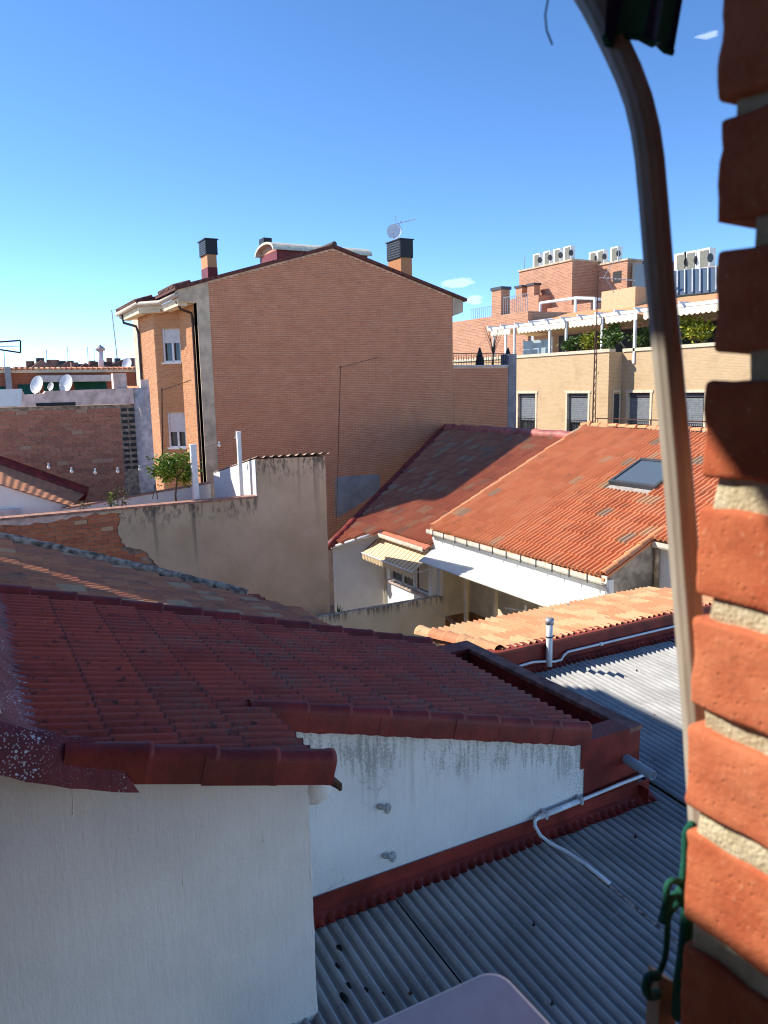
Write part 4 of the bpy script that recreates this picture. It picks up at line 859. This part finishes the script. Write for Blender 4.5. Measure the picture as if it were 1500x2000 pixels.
# ---- lower terrace wing
tg=thing('terrace_wing','lower brick wing with a black terrace railing and grey corner column','building',(18.3,28,-1))
bx('wall_core',M['mortar_gable'],tg,16.96,19.62,YG+.006,33,-1,7.72)
brick_face(tg,(16.965,YG+.006,2.5),(1,0,0),(0,-1,0),5.2,.25,.0635,.011,M['brick_gable'],lambda t:[(0,2.64)],proud=.008,thick=.03,limit=300)
bx('coping',M['lightgrey'],tg,16.96,19.62,YG-.04,YG+.3,7.722,7.77); bx('corner_column',M['grey_render'],tg,19.622,20.02,YG-.03,YG+.5,-1,8.2)
ra=MB().box(16.98,19.6,YG+.08,YG+.11,8.2,8.23).box(16.98,19.6,YG+.08,YG+.11,7.85,7.87).build('railing',M['black'],tg)
for i in range(22): x=17.05+i*.12; MB().tube([(x,YG+.095,7.77),(x,YG+.095,8.2)],.009,5).build('baluster',M['black'],ra)
mb=MB()
for i in range(11):
    x=17.1+i*.24; mb.tube([(x+.08*math.cos(t),YG+.09,8.02+.12*math.sin(t)) for t in [k*.7 for k in range(10)]],.007,4)
mb.build('railing_scroll',M['black'],ra)
for (u,lab) in ((937,'left dark furled parasol behind the black terrace railing'),(992,'right dark furled parasol beside the grey column')):
    p=ay(u,710,26.3); t=thing('furled_parasol',lab,'parasol',(p.x,26.3,7.72),'furled parasols on the terrace'); MB().tube([(p.x,26.3,7.72),(p.x,26.3,8.5)],.02,6).build('pole',M['white_pvc'],t); MB().tube([(p.x,26.3,7.78),(p.x,26.3,7.95),(p.x,26.3,8.3),(p.x,26.3,8.5)],[.19,.17,.09,.02],9).build('cloth',plain('dark_parasol',(.03,.03,.035),.9),t)
bt=thing('bare_tree','small bare branched tree behind the terrace railing','tree',(19,27.2,7.72)); p=ay(962,690,27.2)
MB().tube([(p.x,27.2,7.72),(p.x+.05,27.2,8.5)],[.04,.03],6).build('trunk',M['bark'],bt)
mb=MB()
for k in range(16): a=Vector((p.x+.05,27.2,8.2+.3*R())); mb.tube([a,a+Vector((U(-.5,.6),U(-.3,.3),U(.5,1.3)))],[.016,.005],4)
mb.build('branch',M['bark'],bt)
# ---- aerials in front of the gable
def mast(lab,base,top,boom,n,el,loc,r=.016,mat='rust'):
    t=thing('tv_aerial',lab,'antenna',tuple(base)); MB().tube([base,top],r,6).build('pole',M[mat],t); yagi(t,boom[0],boom[1]-boom[0],(boom[1]-boom[0]).length,n,el,.008,M[mat]); return t
mast('tall thin aerial mast standing before the blank brick gable',ay(657,1012,21.9),ay(665,714,21.9),(ay(662,718,21.9),ay(738,698,21.9)),9,.26,0)
mast('aerial in front of the brick bay windows',ay(318,905,21.5),ay(316,758,21.5),(ay(314,763,21.5),ay(374,742,21.5)),7,.3,0)
mast('dark aerial with three booms at the far left edge',ay(-30,760,30),ay(-12,664,30),(ay(-40,678,30),ay(38,676,30)),5,.3,0)
mast('slender bent aerial standing left of the brick bay',ay(229,700,44),ay(218,605,44),(ay(216,606,44),ay(238,603,44)),3,.3,0,.03,'lightgrey')
t=bpy.data.objects['tv_aerial.002']
for a,b in (((0,668),(40,665)),((0,683),(40,689)),((40,665),(40,689))): MB().tube([ay(*a,30),ay(*b,30)],.03,5).build('boom',M['black'],t)
# ============================================================ FAR LEFT BACKGROUND
fb=thing('far_brick_building','distant brick building with green awnings behind the old brick wall','building',(8,52,-1))
z0=ay(100,728,45).z; xl=ay(-60,740,45).x; xr=ay(300,740,45).x
bx('wall',M['b_far'],fb,xl,xr+5,45,54,-1,z0)
bx('cornice',M['soffit'],fb,xl,xr+5,44.8,45.2,z0,z0+.16); 
for i in range(74): x=xl+i*.27; MB().tube([(x,44.75,z0+.19),(x,46.4,z0+.27)],.075,6).build('roof_tile',M['tile_old'],fb)
bx('roof_slab',M['tile_old'],fb,xl,xr+5,45,50,z0+.1,z0+.22)
a=ay(75,736,44.6); b=ay(211,743,44.6); bx('canopy_slab',M['lightgrey'],fb,a.x,b.x,43.6,44.99,b.z-.05,b.z+.28)
for (u0,u1,v0,v1) in ((36,66,752,772),(145,210,743,766),(-10,12,756,775),(85,120,744,768)):
    p=ay(u0,v0,44.5); q=ay(u1,v1,44.5); MB().prism([(p.x,44.9,p.z),(q.x,44.9,p.z),(q.x,44.2,q.z-.2),(p.x,44.2,q.z-.2)],(0,0,.03)).build('green_awning',M['green_awn'],fb)
a=ay(14,716,44.5); bx('drain_shaft',M['grey'],fb,a.x-.14,a.x+.14,44.4,44.8,3,a.z); a=ay(265,700,44.5); bx('drain_shaft',M['darkgrey'],fb,a.x-.07,a.x+.07,44.4,44.6,3,a.z)
for (u,v,r,lab) in ((74,752,.42,'left white satellite dish before the green awnings'),(131,750,.44,'right white satellite dish before the green awnings'),(100,755,.2,'small white satellite dish between the two larger ones'),(249,712,.32,'far white satellite dish beside the brick bay')):
    y=43 if v>720 else 60; c=ay(u,v,y); dish('satellite_dish',lab,c,r*(1 if y==43 else 1.4),(-.75,-.6,.3),(c.x+.1,y+.2,c.z-.9),'satellite dishes on the far roofs')
roofc=[plain('far_roof_a',(.23,.1,.07),.9,.3,.8),plain('far_roof_b',(.3,.17,.12),.9,.3,.8),plain('far_roof_c',(.18,.1,.08),.9,.3,.8)]
wallc=[plain('far_wall_a',(.5,.42,.33),.9,.1),M['b_far'],plain('far_wall_b',(.36,.16,.1),.9,.1)]
places=['leftmost','second','third','fourth','fifth','sixth','rightmost']
for i,(u0,u1,v,y) in enumerate(((-40,60,716,75),(52,108,703,80),(100,150,705,95),(140,190,709,85),(176,225,706,100),(205,262,701,110),(250,345,700,90))):
    a=ay(u0,v,y); b=ay(u1,v,y); zt=a.z; t=thing('far_house',places[i]+' of the distant tiled houses on the skyline at left','house',((a.x+b.x)/2,y+4,-1),'distant houses on the skyline')
    bx('wall',wallc[i%3],t,a.x,b.x,y,y+8,-1,zt-1.2)
    xm=(a.x+b.x)/2; MB().prism([(a.x-.4,y-.4,zt-1.2),(b.x+.4,y-.4,zt-1.2),(xm+U(-1,1),y-.4,zt)],(0,8.8,0)).build('roof',roofc[i%3],t)
    for k in range(3):
        x=a.x+(b.x-a.x)*(k+.5+U(-.2,.2))/3; bx('chimney',M['darkgrey'] if k%2 else roofc[1],t,x-.35,x+.35,y+1,y+1.8,zt-1.3,zt-.1+U(0,.35)); bx('window',M['glass'],t,x-.5,x+.5,y-.03,y-.002,zt-2.8,zt-1.6)
    p=xm+U(-1,1); MB().tube([(p,y+2,zt-.5),(p+.1,y+2,zt+U(.9,1.8))],.03,4).build('aerial',M['grey'],t)
fl=thing('flue_pipe','white flue pipe with a cowl rising above the distant roofs','flue',tuple(ay(197,730,50))); a=ay(198,722,50); b=ay(196,685,50)
MB().tube([a,b],.16,10).build('pipe',M['white_pvc'],fl,smooth=True); MB().tube([b,b+Vector((0,0,.12)),b+Vector((0,0,.35))],[.26,.3,.04],10).build('cowl',M['galv'],fl)
# ============================================================ BEIGE APARTMENT BUILDING at right
be=thing('beige_apartment_building','beige brick apartment building with cream framed windows and a planted roof terrace','building',(33,31,-1))
XB=29.0; YB=29.45; ZP=8.5
h1=[(35.0,36.85,4.0,6.45),(30.75,32.6,4.0,6.45)]
wall_x('wall',M['b_beige'],be,XB,XB+.3,YB,48,-1,ZP,h1)
bx('return_wall',M['b_beige'],be,XB+.301,XB+1.0,YB,YB+.3,-1,ZP)
h2=[(27.4,29.1,4.0,6.45),(24.2,25.9,4.0,6.45),(20.5,22.3,4.0,6.45)]
wall_x('recessed_wall',M['b_beige'],be,XB+.9,XB+1.2,16,YB-.001,-1,ZP,h2)
bx('terrace_slab',M['b_beige'],be,XB+1.21,44,16,48,ZP-1.0,ZP-.6); bx('body',M['b_beige'],be,XB+1.3,44,16,47.9,-1,ZP-1.1)
sm=plain('cream_stone',(.68,.58,.42),.8,.08)
bx('coping',sm,be,XB-.06,XB+.36,YB-.06,48,ZP+.002,ZP+.16); bx('coping',sm,be,XB+.84,XB+1.26,16,YB-.062,ZP+.002,ZP+.16); 
for x,hs_ in ((XB,h1),(XB+.9,h2)):
    for (a,b,c,d) in hs_:
        wq=bx('window',M['glass'],be,x+.2,x+.22,a,b,c,d)
        bx('surround',sm,wq,x-.03,x+.199,a-.0,a+.13,c,d); bx('surround',sm,wq,x-.03,x+.199,b-.13,b,c,d); bx('surround',sm,wq,x-.04,x+.199,a-.06,b+.06,d,d+.13)
        bx('shutter_box',M['darkgrey'],wq,x+.1,x+.198,a+.13,b-.13,d-.2,d)
        sh=plain('grey_shutter',(.2,.22,.24),.5,.08); zs=c+.9
        for k in range(13): bx('shutter_slat',sh,wq,x+.14,x+.165,a+.3,b-.14,zs+k*.1,zs+k*.1+.09)
        rl_=bx('balcony_rail',M['black'],wq,x-.02,x+.01,a+.14,b-.14,c+1.0,c+1.04)
        for k in range(12): y=a+.2+k*(b-a-.4)/11; bx('baluster',M['black'],wq,x-.012,x+.004,y-.012,y+.012,c,c+.999)
w_=bx('slim_window',M['glass'],be,XB+.35,XB+.75,YB-.02,YB-.004,4.2,6.4); bx('surround',sm,w_,XB+.28,XB+.349,YB-.05,YB-.003,4.1,6.5); bx('surround',sm,w_,XB+.751,XB+.82,YB-.05,YB-.003,4.1,6.5); bx('surround',sm,w_,XB+.28,XB+.82,YB-.05,YB-.003,6.501,6.6)
# penthouse behind the terrace
pt=plain('penthouse_wall',(.5,.33,.2),.9,.1)
bx('penthouse_wall',pt,be,33.2,43,16,40.5,7.5,10.35); bx('penthouse_opening',M['curtain'],be,33.15,33.19,17,38,8.0,9.9)
MB().prism([(32.2,15.8,10.36),(32.2,41,10.36),(36.5,41,11.5),(36.5,15.8,11.5)],(0,0,.12)).build('penthouse_roof',M['tile_orange'],be)
bx('upper_wall',M['b_beige'],be,35.5,43,ax(1240,600,35.5).y,ax(1175,566,35.5).y,10.5,ax(1200,566,35.5).z); bx('upper_wall',M['b_beige'],be,36.2,43,16,22.4,10.5,12.1); bx('upper_glazing',M['glass'],be,36.5,36.8,ax(1262,570,36.5).y,ax(1238,570,36.5).y,10.5,13.9)
ga=[ax(1310,578,37.5),ax(1400,570,37.5),ax(1400,523,40.5),ax(1310,532,40.5)]
MB().prism([tuple(q) for q in ga],(.1,0,.08)).build('glass_roof',M['glass_sky'],be)
for k in range(7):
    t=k/6; MB().tube([ga[0]*(1-t)+ga[1]*t+Vector((-.05,0,.1)),ga[3]*(1-t)+ga[2]*t+Vector((-.05,0,.1))],.05,5).build('glass_roof_bar',M['lightgrey'],be)
bx('glass_roof_wall',M['b_beige'],be,37.6,43,ga[1].y,ga[0].y,10.5,ga[1].z-.02)
# pergola
pg=thing('pergola','white metal pergola with cream canopies on the beige roof terrace','pergola',(30.5,33,7.9))
def px_(u,v): return ax(u,v,29.9)
us=[965,988,1005,1074,1106,1176,1240]
ys=[ax(u,660,29.9).y for u in us]
for i,y in enumerate(ys): bx('post',M['white_clean'],pg,29.84,29.96,y-.06,y+.06,7.9,10.35-.04*i*0)
bx('beam',M['white_clean'],pg,29.83,29.97,ys[-1]-9,ys[0]+.6,10.36,10.52)
bx('beam',M['white_clean'],pg,32.9,33.04,ys[-1]-9,ys[0]+.6,10.36,10.52)
for k in range(12): y=ys[0]+.3-k*1.35; bx('rafter',M['white_clean'],pg,29.6,33.0,y-.04,y+.04,10.521,10.62)
cc=plain('cream_canvas',(.74,.68,.54),.9,.06)
for (a,b) in ((ys[0]+.2,ys[2]+.3),(ys[2]-.4,ys[4]),(ys[4]-.3,ys[5]),(ys[5]-.3,ys[6]-.2),(ys[6]-.6,ys[6]-7)):
    n=int(abs(a-b)/.3)
    MB().grid(lambda s,t:(29.9+3*t,a+(b-a)*s,10.30-.05*math.sin(s*math.pi)-.25*t),8,2).build('canopy',cc,pg)
    MB().grid(lambda s,t:(29.80,a+(b-a)*s,10.33-t*(.28+.08*abs(math.sin(s*math.pi*n)))),n*6,1).build('scalloped_valance',cc,pg)
p2=thing('pergola','small white pergola frame below the brick tower','pergola',(42,40,11)); 
A=ax(1055,592,42); B_=ax(1162,583,42)
for q in (ax(1055,592,42),ax(1124,582,42),ax(1162,583,42)): bx('post',M['white_clean'],p2,41.93,42.07,q.y-.08,q.y+.08,10,q.z)
MB().tube([A,ax(1124,582,42),B_],.11,6).build('beam',M['white_clean'],p2); MB().tube([ax(1124,582,42),ax(1124,582,42)+Vector((3,0,0))],.1,6).build('beam',M['white_clean'],p2)
# terrace furniture + planting
for (u,v,ry,rz,n,mat,lab) in ((1120,668,.85,.5,420,'leaf_dk','dark green shrub at the left end of the planted beige terrace'),(1150,660,.6,.6,380,'leaf_yel','yellow green shrub left of the antenna mast on the beige terrace'),(1193,660,.8,.8,520,'leaf_dk','large dark shrub right of the antenna mast on the beige terrace'),(1252,660,.6,.6,380,'leaf_dk','rounded green shrub beside the curved pole on the beige terrace'),(1356,650,1.3,.8,700,'leaf_yel','bright yellow green hedge between the curved pole and the brick pillar'),(1315,655,.7,.7,300,'leaf_dk','dark shrub hidden behind the curved pole on the beige terrace')):
    p=ax(u,v,30.0 if u<1200 else 30.6); shrub('terrace_shrub',lab,'shrub',(p.x,p.y,8.0),(.55,ry,rz),n,.24,M[mat],'shrubs on the beige terrace',6,.5)
gs=thing('glass_screen','pale glass wind screen under the white pergola','screen',(31,36,7.9)); a=ax(1048,690,31); b=ax(1075,655,31)
bx('pane',plain('frosted_glass',(.35,.42,.44),.15,.05),gs,31,31.03,b.y-.1,a.y+1.2,8.0,9.6); bx('frame',M['white_clean'],gs,30.98,31.05,a.y+1.2,a.y+1.3,7.9,9.7)
bx('frame',M['white_clean'],gs,30.98,31.05,b.y-.2,b.y-.1,7.9,9.7)
# ============================================================ BRICK TOWER and blocks behind
mbk=thing('mottled_brick_block','mottled brick block with a tall chimney and roof railing behind the terrace','building',(46,56,-1))
bx('wall',M['b_tower'],mbk,40,60,49.5,75,-1,12.65); bx('grey_link',M['lightgrey'],mbk,40.2,60,41,49.4,-1,11.9)
c=bx('chimney',M['b_tower'],mbk,40.02,40.9,53.0,54.3,12.66,14.7); bx('chimney_cap',M['darkgrey'],c,39.95,41,52.9,54.4,14.702,14.95)
rg=MB().box(40.1,40.14,54.4,57.5,13.5,13.54).box(40.1,40.14,49.6,52.9,14.0,14.04).build('railing',M['grey'],mbk)
for k in range(12): y=49.7+k*.28; bx('baluster',M['grey'],rg,40.1,40.13,y,y+.03,12.66,14.0)
for k in range(11): y=54.5+k*.28; bx('baluster',M['grey'],rg,40.1,40.13,y,y+.03,12.66,13.5)
tw2=thing('brick_tower','brick roof tower topped by a row of air conditioning units','tower',(53,58,-1))
bx('wall',M['b_tower'],tw2,50,60,55.65,63.3,8,17.95); bx('wall',M['b_tower'],tw2,53,60,51.9,55.64,8,17.6)
bx('coping',M['concrete'],tw2,49.9,60,55.6,63.4,17.951,18.1); bx('coping',M['concrete'],tw2,52.9,60,51.8,55.599,17.601,17.75)
bx('louvre_window',M['curtain'],tw2,52.96,52.999,52.6,53.6,15.8,16.8)
bx('lower_block',M['b_tower'],tw2,48.5,49.99,58.5,63,8,15.2); 
for y in (59.4,61.2): bx('small_chimney',M['b_tower'],tw2,48.7,49.4,y,y+1.0,15.21,16.2); bx('small_chimney_cap',M['darkgrey'],tw2,48.6,49.5,y-.1,y+1.1,16.201,16.4)
bx('stair_block',M['b_tower'],tw2,47,52.9,50,55.5,8,13.6)
bx('dark_chimney',M['darkgrey'],tw2,53.2,54.2,50.4,51.5,12,17.3)
def ac(lab,x,y,z,w_,h_,grp):
    t=thing('air_conditioner',lab,'air conditioner',(x,y,z),grp)
    bx('casing',M['white_clean'],t,x,x+.55,y-w_/2,y+w_/2,z,z+h_); bx('grille',plain('ac_grille',(.2,.2,.17),.7,.15,20),t,x-.03,x-.002,y-w_/2+.08,y+w_/2-.25*w_,z+.12,z+h_-.12)
    f=MB().tube([(x+.05,y-w_/2-.03,z+h_*.5),(x+.05,y-w_/2-.002,z+h_*.5)],.28,12).build('fan',M['darkgrey'],t)
ord_=['leftmost','second','third','fourth','fifth','sixth','rightmost']
for i,(u,x) in enumerate(((1047,50.4),(1067,50.4),(1087,50.4),(1107,50.4),(1157,53.3),(1172,53.3),(1199,53.3))):
    p=ax(u,505,x); ac(ord_[i]+' air conditioning unit in the row on the brick tower',x,p.y,18.1 if i<4 else 17.75,.95,1.3,'air conditioners on the tower')
ACZ=ax(1347,530,42).z
for i,(u,lab) in enumerate(((1328,'left air conditioning unit right of the curved pole'),(1347,'middle air conditioning unit right of the curved pole'),(1373,'right air conditioning unit right of the curved pole'))):
    p=ax(u,515,42); ac(lab,42,p.y,ACZ,.95,1.25,'air conditioners beyond the curved pole')
pf=thing('plant_roof','flat roof block carrying air conditioners right of the curved pole','building',(45,34,8)); bx('wall',M['b_beige'],pf,41.5,48,ax(1460,520,42).y,ax(1312,520,42).y,8,ACZ-.01)
for (u,v0,v1) in ((1024,520,500),(1112,505,478),(1208,505,482)):
    a=ax(u,v0,51); b=ax(u+1,v1,51); tag(MB().tube([a-Vector((0,0,.4)),b],.035,5).build('roof_aerial',M['grey'],None),{1024:'thin rod aerial at the left corner of the brick tower',1112:'thin rod aerial beside the fourth air conditioner on the tower',1208:'thin rod aerial right of the rightmost tower air conditioner'}[u],'antenna')
# ============================================================ OUR WINDOW: brick pillar, awning, rope, white box
import bmesh
def softbrick(name,x0,x1,y0,y1,z0,z1,mat,parent,bev=.006,amp=.0016,cuts=5,seed=0):
    bm=bmesh.new(); bmesh.ops.create_cube(bm,size=1)
    for v in bm.verts: v.co=Vector(((x0+x1)/2+v.co.x*(x1-x0),(y0+y1)/2+v.co.y*(y1-y0),(z0+z1)/2+v.co.z*(z1-z0)))
    bmesh.ops.bevel(bm,geom=list(bm.edges),offset=bev,segments=3,profile=.5,affect='EDGES')
    bmesh.ops.subdivide_edges(bm,edges=[e for e in bm.edges if e.calc_length()>.03],cuts=cuts,use_grid_fill=True)
    bmesh.ops.recalc_face_normals(bm,faces=bm.faces)
    off=wloc(parent)
    for v in bm.verts:
        c=v.co; d=noise.noise((c.x*60+seed,c.y*60,c.z*60))*amp+noise.noise((c.x*220+seed,c.y*220,c.z*220))*amp*.5
        v.co=c+v.normal*d
    for v in bm.verts: v.co-=off
    me=bpy.data.meshes.new(name); bm.to_mesh(me); bm.free(); me.materials.append(mat)
    for p in me.polygons: p.use_smooth=True
    o=bpy.data.objects.new(name,me); col.objects.link(o); o.parent=parent; return o
pi=thing('brick_pillar','rough orange brick window pillar with cream mortar at the right edge','pillar',(.5,.2,6))
k=NT('window_brick'); n=k.noise(30,5); f=k.noise(260,4); v=k.vor(70)
cc_=k.mix(k.rnd(),k.mix(k.ramp(n,.3,.7),(.36,.075,.03),(.47,.13,.055)),k.mix(k.ramp(n,.3,.7),(.46,.13,.06),(.54,.18,.09))); cc_=k.mix(k.math('MULTIPLY',k.ramp(k.noise(14,3),.55,.75),.5),cc_,(.6,.24,.12)); cc_=k.mix(k.math('MULTIPLY',k.ramp(f,.6,.78),.5),cc_,(.65,.42,.26)); cc_=k.mix(k.math('MULTIPLY',k.ramp(f,.36,.25),.5),cc_,(.2,.045,.02))
k.bump(k.math('ADD',k.math('ADD',k.math('MULTIPLY',f,.9),n),k.math('MULTIPLY',k.ramp(k.vor(150),.22,.05),-.8)),.55,.002); PBM=k.done(cc_,.9)
k=NT('cream_mortar'); f=k.noise(420,5); n=k.noise(60,4); k.bump(f,1.0,.003); PMM=k.done(k.mix(k.ramp(n,.35,.7),(.5,.42,.27),(.68,.6,.42)),.95)
zl=[(6.188,6.25),(6.262,6.322),(6.335,6.396),(6.408,6.47),(6.482,6.542),(6.554,6.621),(6.637,6.703),(6.722,6.778),(6.792,6.851),(6.865,6.922),(6.941,6.999),(7.016,7.075),(7.090,7.148),(7.158,7.222),(7.235,7.295),(7.308,7.37),(7.382,7.44),(7.452,7.51),(7.525,7.585)]
dy=[.0,.0,.0,.0,0,-.002,.0,.001,.001,.002,.0,-.003,-.001,.001,0,0,0,0,0]
for i,(a,b) in enumerate(zl):
    e=dy[i]; near=5<=i<=13
    o=.06 if i%2 else 0
    softbrick('brick',.40+U(-.0015,.0015),.64,.205-o,.326+e,a,b,PBM,pi,.0035,.0021,7 if near else 2,i*3.1)
    softbrick('brick',.40+U(-.0015,.0015),.64,.07-o,.193-o,a,b,PBM,pi,.0035,.0021,2,i*3.1+1)
    softbrick('brick',.652,.89,.205,.326+e,a,b,PBM,pi,.0035,.0021,1,i*3.1+2)
    if i+1<len(zl):
        rec=.022 if i in (10,11) else .004
        softbrick('mortar_joint',.405,.88,.02,.326-rec-.003,b-.004,zl[i+1][0]+.004,PMM,pi,.003,.0035,9 if near else 3,i*7.7)
softbrick('mortar_core',.43,.88,.0,.30,6.19,7.58,PMM,pi,.003,.001,1)
fm=brickmat('facade_red_brick',(.2,.055,.03),(.16,.045,.025),(.16,.12,.09),.25,.07,.012)
for q in ((.9,1.7,.0,.31,4.5,9.5),(-1.5,-.75,.0,.31,4.5,9.5),(-.75,.9,.0,.31,8.25,9.5),(-.75,.43,.0,.25,4.5,6.1),(.43,.9,.02,.29,7.585,8.25),(.43,.9,.02,.29,4.5,6.187)): bx('facade_wall',fm,pi,*q)
bx('overhead_shade_slab',fm,pi,-1.6,1.7,.32,1.25,8.46,8.62)  # unseen slab added overhead to darken the pillar and arm
rmm=plain('room_plaster',(.12,.1,.09),.9,.05)
for q in ((-2.2,3,-4.2,-4,5.3,8.3),(-2.4,-2.2,-4,-.01,5.3,8.3),(3,3.2,-4,-.01,5.3,8.3),(-2.4,3.2,-4.2,-.01,8.3,8.5),(-2.4,3.2,-4.2,-.01,5.1,5.3)): bx('room_wall',rmm,pi,*q)
# awning frame
wa=thing('window_awning','beige curved awning arm and dark green cloth above our window','awning',(0,.33,7.6))
pth=[(1085,-110),(1120,-55),(1155,0),(1180,45),(1205,95),(1228,145),(1248,200),(1261,255),(1269,310),(1277,400),(1285,500),(1294,600),(1304,700),(1313,800),(1322,900),(1330,1000),(1337,1100),(1345,1200),(1353,1300),(1361,1400),(1367,1500),(1373,1600),(1379,1700)]
PP=[ax(u,v,.445) for u,v in pth]; PP=[Vector((.445,.93,7.70)),Vector((.445,.72,7.62)),Vector((.445,.58,7.51))]+PP
ns=40; rings=[]
for i,p in enumerate(PP):
    d=(PP[min(i+1,len(PP)-1)]-PP[max(i-1,0)]).normalized(); a=Vector((1,0,0)); b=d.cross(a).normalized()
    rings.append([p+(a*math.cos(t)*.0100+b*math.sin(t)*.0098)*(1+.045*math.cos(10*t)) for t in [6.2832*q/ns for q in range(ns)]])
mb=MB(); mb.add([v for r in rings for v in r],[(i*ns+q,i*ns+(q+1)%ns,(i+1)*ns+(q+1)%ns,(i+1)*ns+q) for i in range(len(PP)-1) for q in range(ns)]+[tuple(range(ns))]); 
k=NT('weathered_aluminium'); n=k.noise(12,5,stretch=(6,6,.6)); am=k.done(k.mix(k.ramp(n,.3,.7),(.3,.26,.21),(.42,.38,.315)),.5)
mb.build('arm',am,wa,smooth=True)
k=NT('green_striped_cloth'); x,y,z=k.xyz(); s=k.math('SINE',k.math('MULTIPLY',x,6.2832/.035)); gm_=k.done(k.mix(k.ramp(s,-.1,.1),(.02,.13,.1),(.02,.025,.1)),.9)
MB().grid(lambda a,b:(-1.7+2.2*a,.34+.66*b,8.16-.415*b-.02*math.sin(math.pi*b)),44,8).build('cloth',gm_,wa)
MB().tube([(-1.72,1.0,7.742),(.52,1.0,7.742)],.013,8).build('front_bar',am,wa)
c0=ay(1190,-80,.43); c1=ay(1352,-80,.43); c2=ay(1205,58,.43); c3=ay(1347,80,.43)
MB().grid(lambda a,b:tuple((c0*(1-a)+c1*a)*(1-b)+(c2*(1-a)+c3*a)*b+Vector((0,.006*math.sin(a*9)+.012*b,-.003*math.sin(a*14)*b))),30,14).build('valance_end',gm_,wa,smooth=True)
MB().tube([c2+Vector((0,.01,0))+(c3-c2)*(i/12)+Vector((0,.006*math.sin(i*.75)+.002,-.003*math.sin(i*14/12))) for i in range(13)],.0022,6).build('hem',M['green_awn'],wa)
tag(MB().tube([ay(1072,-10,.45),ay(1065,30,.45),ay(1068,60,.45),ay(1079,88,.45)],.0007,5).build('loose_thread',plain('dark_thread',(.03,.04,.05),.9),None),'loose dark thread hanging at the top beside the awning arm','thread')
rp=thing('green_rope','knotted green rope tied beside the brick pillar at the bottom right','rope',(.41,.35,6.6))
k=NT('green_rope_fibre'); n=k.noise(900,2,stretch=(1,1,.4)); k.bump(n,.8,.002); rm=k.done(k.mix(k.ramp(n,.3,.7),(.004,.06,.04),(.01,.13,.085)),.8)
def rope(pts,r,y=.35,name='strand'):
    P=[ay(u,v,y+dy_) for (u,v,dy_) in pts]; Q=[]
    for i in range(len(P)-1):
        a,b,c,d=P[max(i-1,0)],P[i],P[i+1],P[min(i+2,len(P)-1)]
        for t in (0,.25,.5,.75): Q.append(.5*((2*b)+(c-a)*t+(2*a-5*b+4*c-d)*t*t+(3*b-a-3*c+d)*t**3))
    Q.append(P[-1]); MB().tube(Q,r,8).build(name,rm,rp,smooth=True)
rope([(1352,1610,-.005),(1341,1630,0),(1339,1680,0),(1334,1730,0),(1340,1750,0)],.0032)
rope([(1345,1735,0),(1345,1765,.0),(1338,1850,.002),(1328,1925,.004),(1325,1985,.006)],.0052)
rope([(1340,1728,0),(1318,1720,-.004),(1304,1730,-.004),(1300,1765,-.003),(1291,1800,0)],.0024)
rope([(1338,1745,0),(1318,1748,-.005),(1302,1775,-.004),(1296,1802,-.003)],.0026)
rope([(1336,1755,0),(1322,1768,-.004),(1306,1790,-.004),(1303,1830,-.002),(1299,1870,0),(1287,1902,0)],.0022)
rope([(1350,1745,-.004),(1335,1735,-.006),(1326,1750,-.004),(1338,1766,-.004),(1352,1758,-.002)],.0035,name='knot')
rope([(1285,1905,-.004),(1268,1910,-.004),(1262,1930,-.002),(1270,1945,0),(1285,1940,.002)],.0036,name='knot')
ws=thing('wooden_peg','short weathered wooden stick tied to the green rope','stick',(.4,.36,6.5))
q=[ay(u,v,.362) for u,v in ((1290,1905),(1316,1918),(1322,2040),(1284,2040))]
MB().prism([tuple(p) for p in q],(0,.012,0)).build('stick',M['wood'],ws); q=[ay(u,v,.359) for u,v in ((1282,1898),(1292,1900),(1300,1935),(1286,1930))]; MB().prism([tuple(p) for p in q],(0,.002,0)).build('twine',plain('pale_twine',(.4,.36,.32),.9),ws)
# white box below the window
c=az(968,1893,6.2); wb=thing('white_box','white plastic box with a rounded corner at the bottom edge','box',(c.x-.2,c.y-.2,5.9))
def rrect(x0,x1,y0,y1,r,z,n=8):
    o=[]
    for (cx,cy,a0) in ((x1-r,y1-r,0),(x0+r,y1-r,90),(x0+r,y0+r,180),(x1-r,y0+r,270)):
        for i in range(n+1): a=math.radians(a0+90*i/n); o.append((cx+math.cos(a)*r,cy+math.sin(a)*r,z))
    return o
mb=MB(); prof=[(0,5.8),(0,6.182),(.003,6.193),(.012,6.2)]; L_=[]
for (ins,z) in prof: L_.append(rrect(c.x-.55+ins,c.x+.012-ins,c.y-.33+ins,c.y+.012-ins,.03,z))
n_=len(L_[0]); mb.add([v for l in L_ for v in l],[(r*n_+i,r*n_+(i+1)%n_,(r+1)*n_+(i+1)%n_,(r+1)*n_+i) for r in range(3) for i in range(n_)]+[tuple(3*n_+i for i in range(n_))])
mb.build('casing',plain('white_plastic',(.8,.77,.73),.35,.04,25),wb,smooth=False); 
MB().add([v for v in rrect(c.x-.555,c.x+.017,c.y-.335,c.y+.017,.032,6.12)]+[v for v in rrect(c.x-.555,c.x+.017,c.y-.335,c.y+.017,.032,6.10)],[(i,(i+1)%n_,n_+(i+1)%n_,n_+i) for i in range(n_)]).build('seam',M['lightgrey'],wb)
bx('shade_panel_low',fm,tw,-.62,-.3,.45,4.05,-1,7.39)  # unseen panel added to shade the lowest pillar bricks and white box
bx('shade_panel_high',fm,tw,-.36,-.3,.45,4.05,7.87,9.3)  # unseen panel added to cut skylight on the upper pillar, leaving a sun slit
